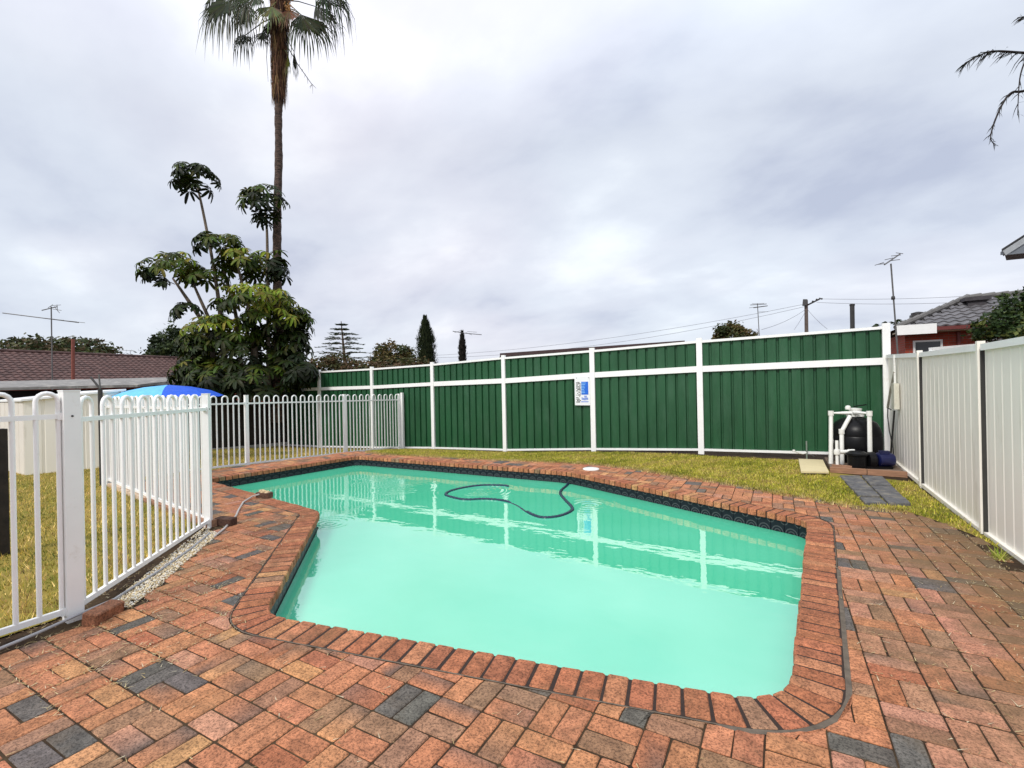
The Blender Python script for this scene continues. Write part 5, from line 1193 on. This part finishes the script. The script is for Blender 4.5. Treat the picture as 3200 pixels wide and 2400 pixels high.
for bx, by, hx, hy, hd, ax_, rad, sp, ns, col, dr in (
    (878, -30, 735, -20, -.3, (-.5, -.3, -.75), 1.1, 3.0, 30, PG, .55), (878, -10, 770, 10, .3, (-.35, .2, -.8), .95, 2.8, 26, PDK, .6), (876, 0, 700, -60, .2, (-.8, .2, -.4), 1.2, 2.8, 28, PG, .6),
    (877, -20, 715, 5, -.5, (-.55, -.4, -.6), 1.15, 3.0, 32, PG, .55), (879, 5, 940, 45, -.5, (.55, -.3, -.8), 1.35, 1.9, 32, PG, .35), (880, -30, 1010, -10, .1, (.8, -.2, -.3), 1.2, 2.8, 30, PDK, .6), (878, -20, 690, 0, .1, (-.6, .1, -.75), 1.0, 2.6, 28, PDK, .5),
    (876, 45, 764, 112, -.3, (-.25, -.2, -.35), .50, 4.6, 26, PDK, .75), (876, 60, 822, 100, -.2, (-.1, -.2, -.95), .48, 2.2, 16, PDK, .3),
    (880, 20, 955, 55, -.3, (.55, -.2, -.7), 1.15, 2.3, 28, PG, .35), (880, 0, 985, 20, .3, (.75, .2, -.35), 1.1, 2.4, 26, PDK, .5), (882, -40, 1000, -50, -.1, (.8, 0, -.2), 1.2, 2.8, 28, PG, .6), (882, -50, 960, -110, .2, (.6, .1, .3), 1.2, 2.8, 28, PG, .55),
    (878, -50, 820, -130, -.2, (-.4, -.1, .7), 1.2, 2.8, 28, PG, .5), (880, -60, 890, -150, .2, (.1, .2, 1), 1.2, 2.8, 28, PG, .5), (878, 0, 850, 20, -.55, (-.1, -.5, -.85), .9, 2.4, 22, PY, .3), (880, 10, 905, 30, -.5, (.2, -.4, -.9), .8, 2.0, 18, PBR, .2), (877, 0, 800, -15, -.5, (-.4, -.5, -.7), .95, 2.6, 24, PG, .5), (880, 100, 918, 160, -.1, (.12, -.1, -1), .95, .35, 8, PDK, .1), (880, 150, 900, 170, -.3, (.0, -.1, -1), .7, .5, 8, PY, .1), (876, 20, 850, 60, .3, (-.3, .1, -1), .8, 1.6, 14, PDK, .3)):
    axv = RIGHT * ax_[0] + FWD * ax_[1] + UP * ax_[2]; nv = (UP * .6 - FWD * .7 + RIGHT * .1)
    fan(sight(bx, by, PD), hubc(hx, hy, hd), axv, nv, rad, sp, ns, col, dr)
m = MB(); m.tube([sight(884, 120, PD - .1), sight(930, 200, PD - .2), sight(972, 260, PD - .25), sight(988, 276, PD - .25)], [.018, .014, .01, .004], 5)
for k in range(7):
    s = random.uniform(.45, 1); p = sight(884 + 100 * s, 120 + 158 * s, PD - .2); m.tube([p, p + Vector((random.uniform(-.1, .1), random.uniform(-.1, .1), -random.uniform(.1, .28)))], [.008, .003], 4)
m.build('flower_stalk', CHAR, pm)
m = MB(); m.tube([sight(838, 100, PD - .1), sight(833, 180, PD - .15), sight(838, 255, PD - .15)], [.012, .010, .004], 5); m.build('flower_stalk', CHAR, pm)
m = MB()
for k in range(60):
    p = sight(902 + random.gauss(0, 9), 26 + random.gauss(0, 12), PD - .45 + random.gauss(0, .08)); m.lathe(p, [(.006, 0), (.022, .02), (.006, .045)], 6)
m.build('fruit_bunch', pmat('orange_fruit', (.42, .21, .06), .6, .3, 20), pm)

# ---- feather palm at the right edge, only its frond tips reach into the photo
fp_ = thing('feather_palm', Vector((sight(3420, 1100, 9.5).x, sight(3420, 1100, 9.5).y, 0)), 'ragged feather palm with frond tips hanging in at the top right', 'palm tree')
FD = 9.5; crown = sight(3430, 120, FD)
m = MB(); m.tube([Vector((crown.x, crown.y, 0)), Vector((crown.x, crown.y, crown.z * .5)), crown], [.24, .18, .15], 12); m.build('trunk', palmbark(), fp_)
def feather(path, nl, ll, col, dens=1.0, hang=.5, r0=.03):
    pts = catmull([sight(x, y, FD + d) for x, y, d in path], 8); n = len(pts); m = MB()
    m.tube(pts, [r0 * (1 - .85 * i / n) for i in range(n)], 6, tint=(.03, .022, .02))
    for k in range(nl):
        s = .12 + .88 * (k + random.random()) / nl
        if random.random() > dens: continue
        i = min(n - 2, int(s * (n - 1))); p = pts[i].lerp(pts[i + 1], s * (n - 1) - i); T_ = (pts[i + 1] - pts[i]).normalized(); sdv = T_.cross(UP).normalized()
        sg_ = random.choice((-1, 1)); l_ = ll * random.uniform(.4, 1.2) * (1.1 - .5 * s); d = (T_ * random.uniform(.2, .9) + sdv * sg_ * random.uniform(.2, .9) + UP * random.uniform(-1.4, .35) * hang * 1.3).normalized(); wv = sdv.cross(d).normalized() * .009
        q1 = p + d * l_ * .55; q2 = p + d * l_ - UP * l_ * hang * random.uniform(.2, .6)
        m.add([p - wv, p + wv, q1 + wv * .8, q1 - wv * .8, q2], [(0, 1, 2, 3), (3, 2, 4)], tuple(c * random.uniform(.7, 1.3) for c in col))
    m.build('frond', LEAFM, fp_)
FC = (.022, .024, .016)
feather([(3430, 150, 0), (3300, 168, -.1), (3200, 165, -.1), (3110, 160, -.1), (3060, 173, -.1), (3005, 205, -.1)], 110, .34, FC, 1, .55, .035)
feather([(3430, 190, 0), (3300, 250, .1), (3200, 284, .1), (3160, 290, .1), (3130, 330, .1), (3105, 390, .1), (3096, 432, .1), (3110, 455, .1)], 70, .20, FC, .75, .5, .032)
feather([(3430, 110, 0), (3300, 60, 0), (3230, 50, 0), (3180, 55, 0)], 60, .3, FC, .9, .4)
feather([(3430, 140, 0), (3310, 130, -.3), (3230, 160, -.3), (3190, 230, -.3), (3180, 360, -.3)], 60, .3, FC, .7, .8)
for tgt in ((3600, -100), (3700, 120), (3650, 300), (3400, -200), (3520, 400)):
    feather([(3430, 130, 0), ((3430 + tgt[0]) / 2, (130 + tgt[1]) / 2 - 40, .4), (tgt[0], tgt[1], .6)], 60, .32, FC, 1, .6)
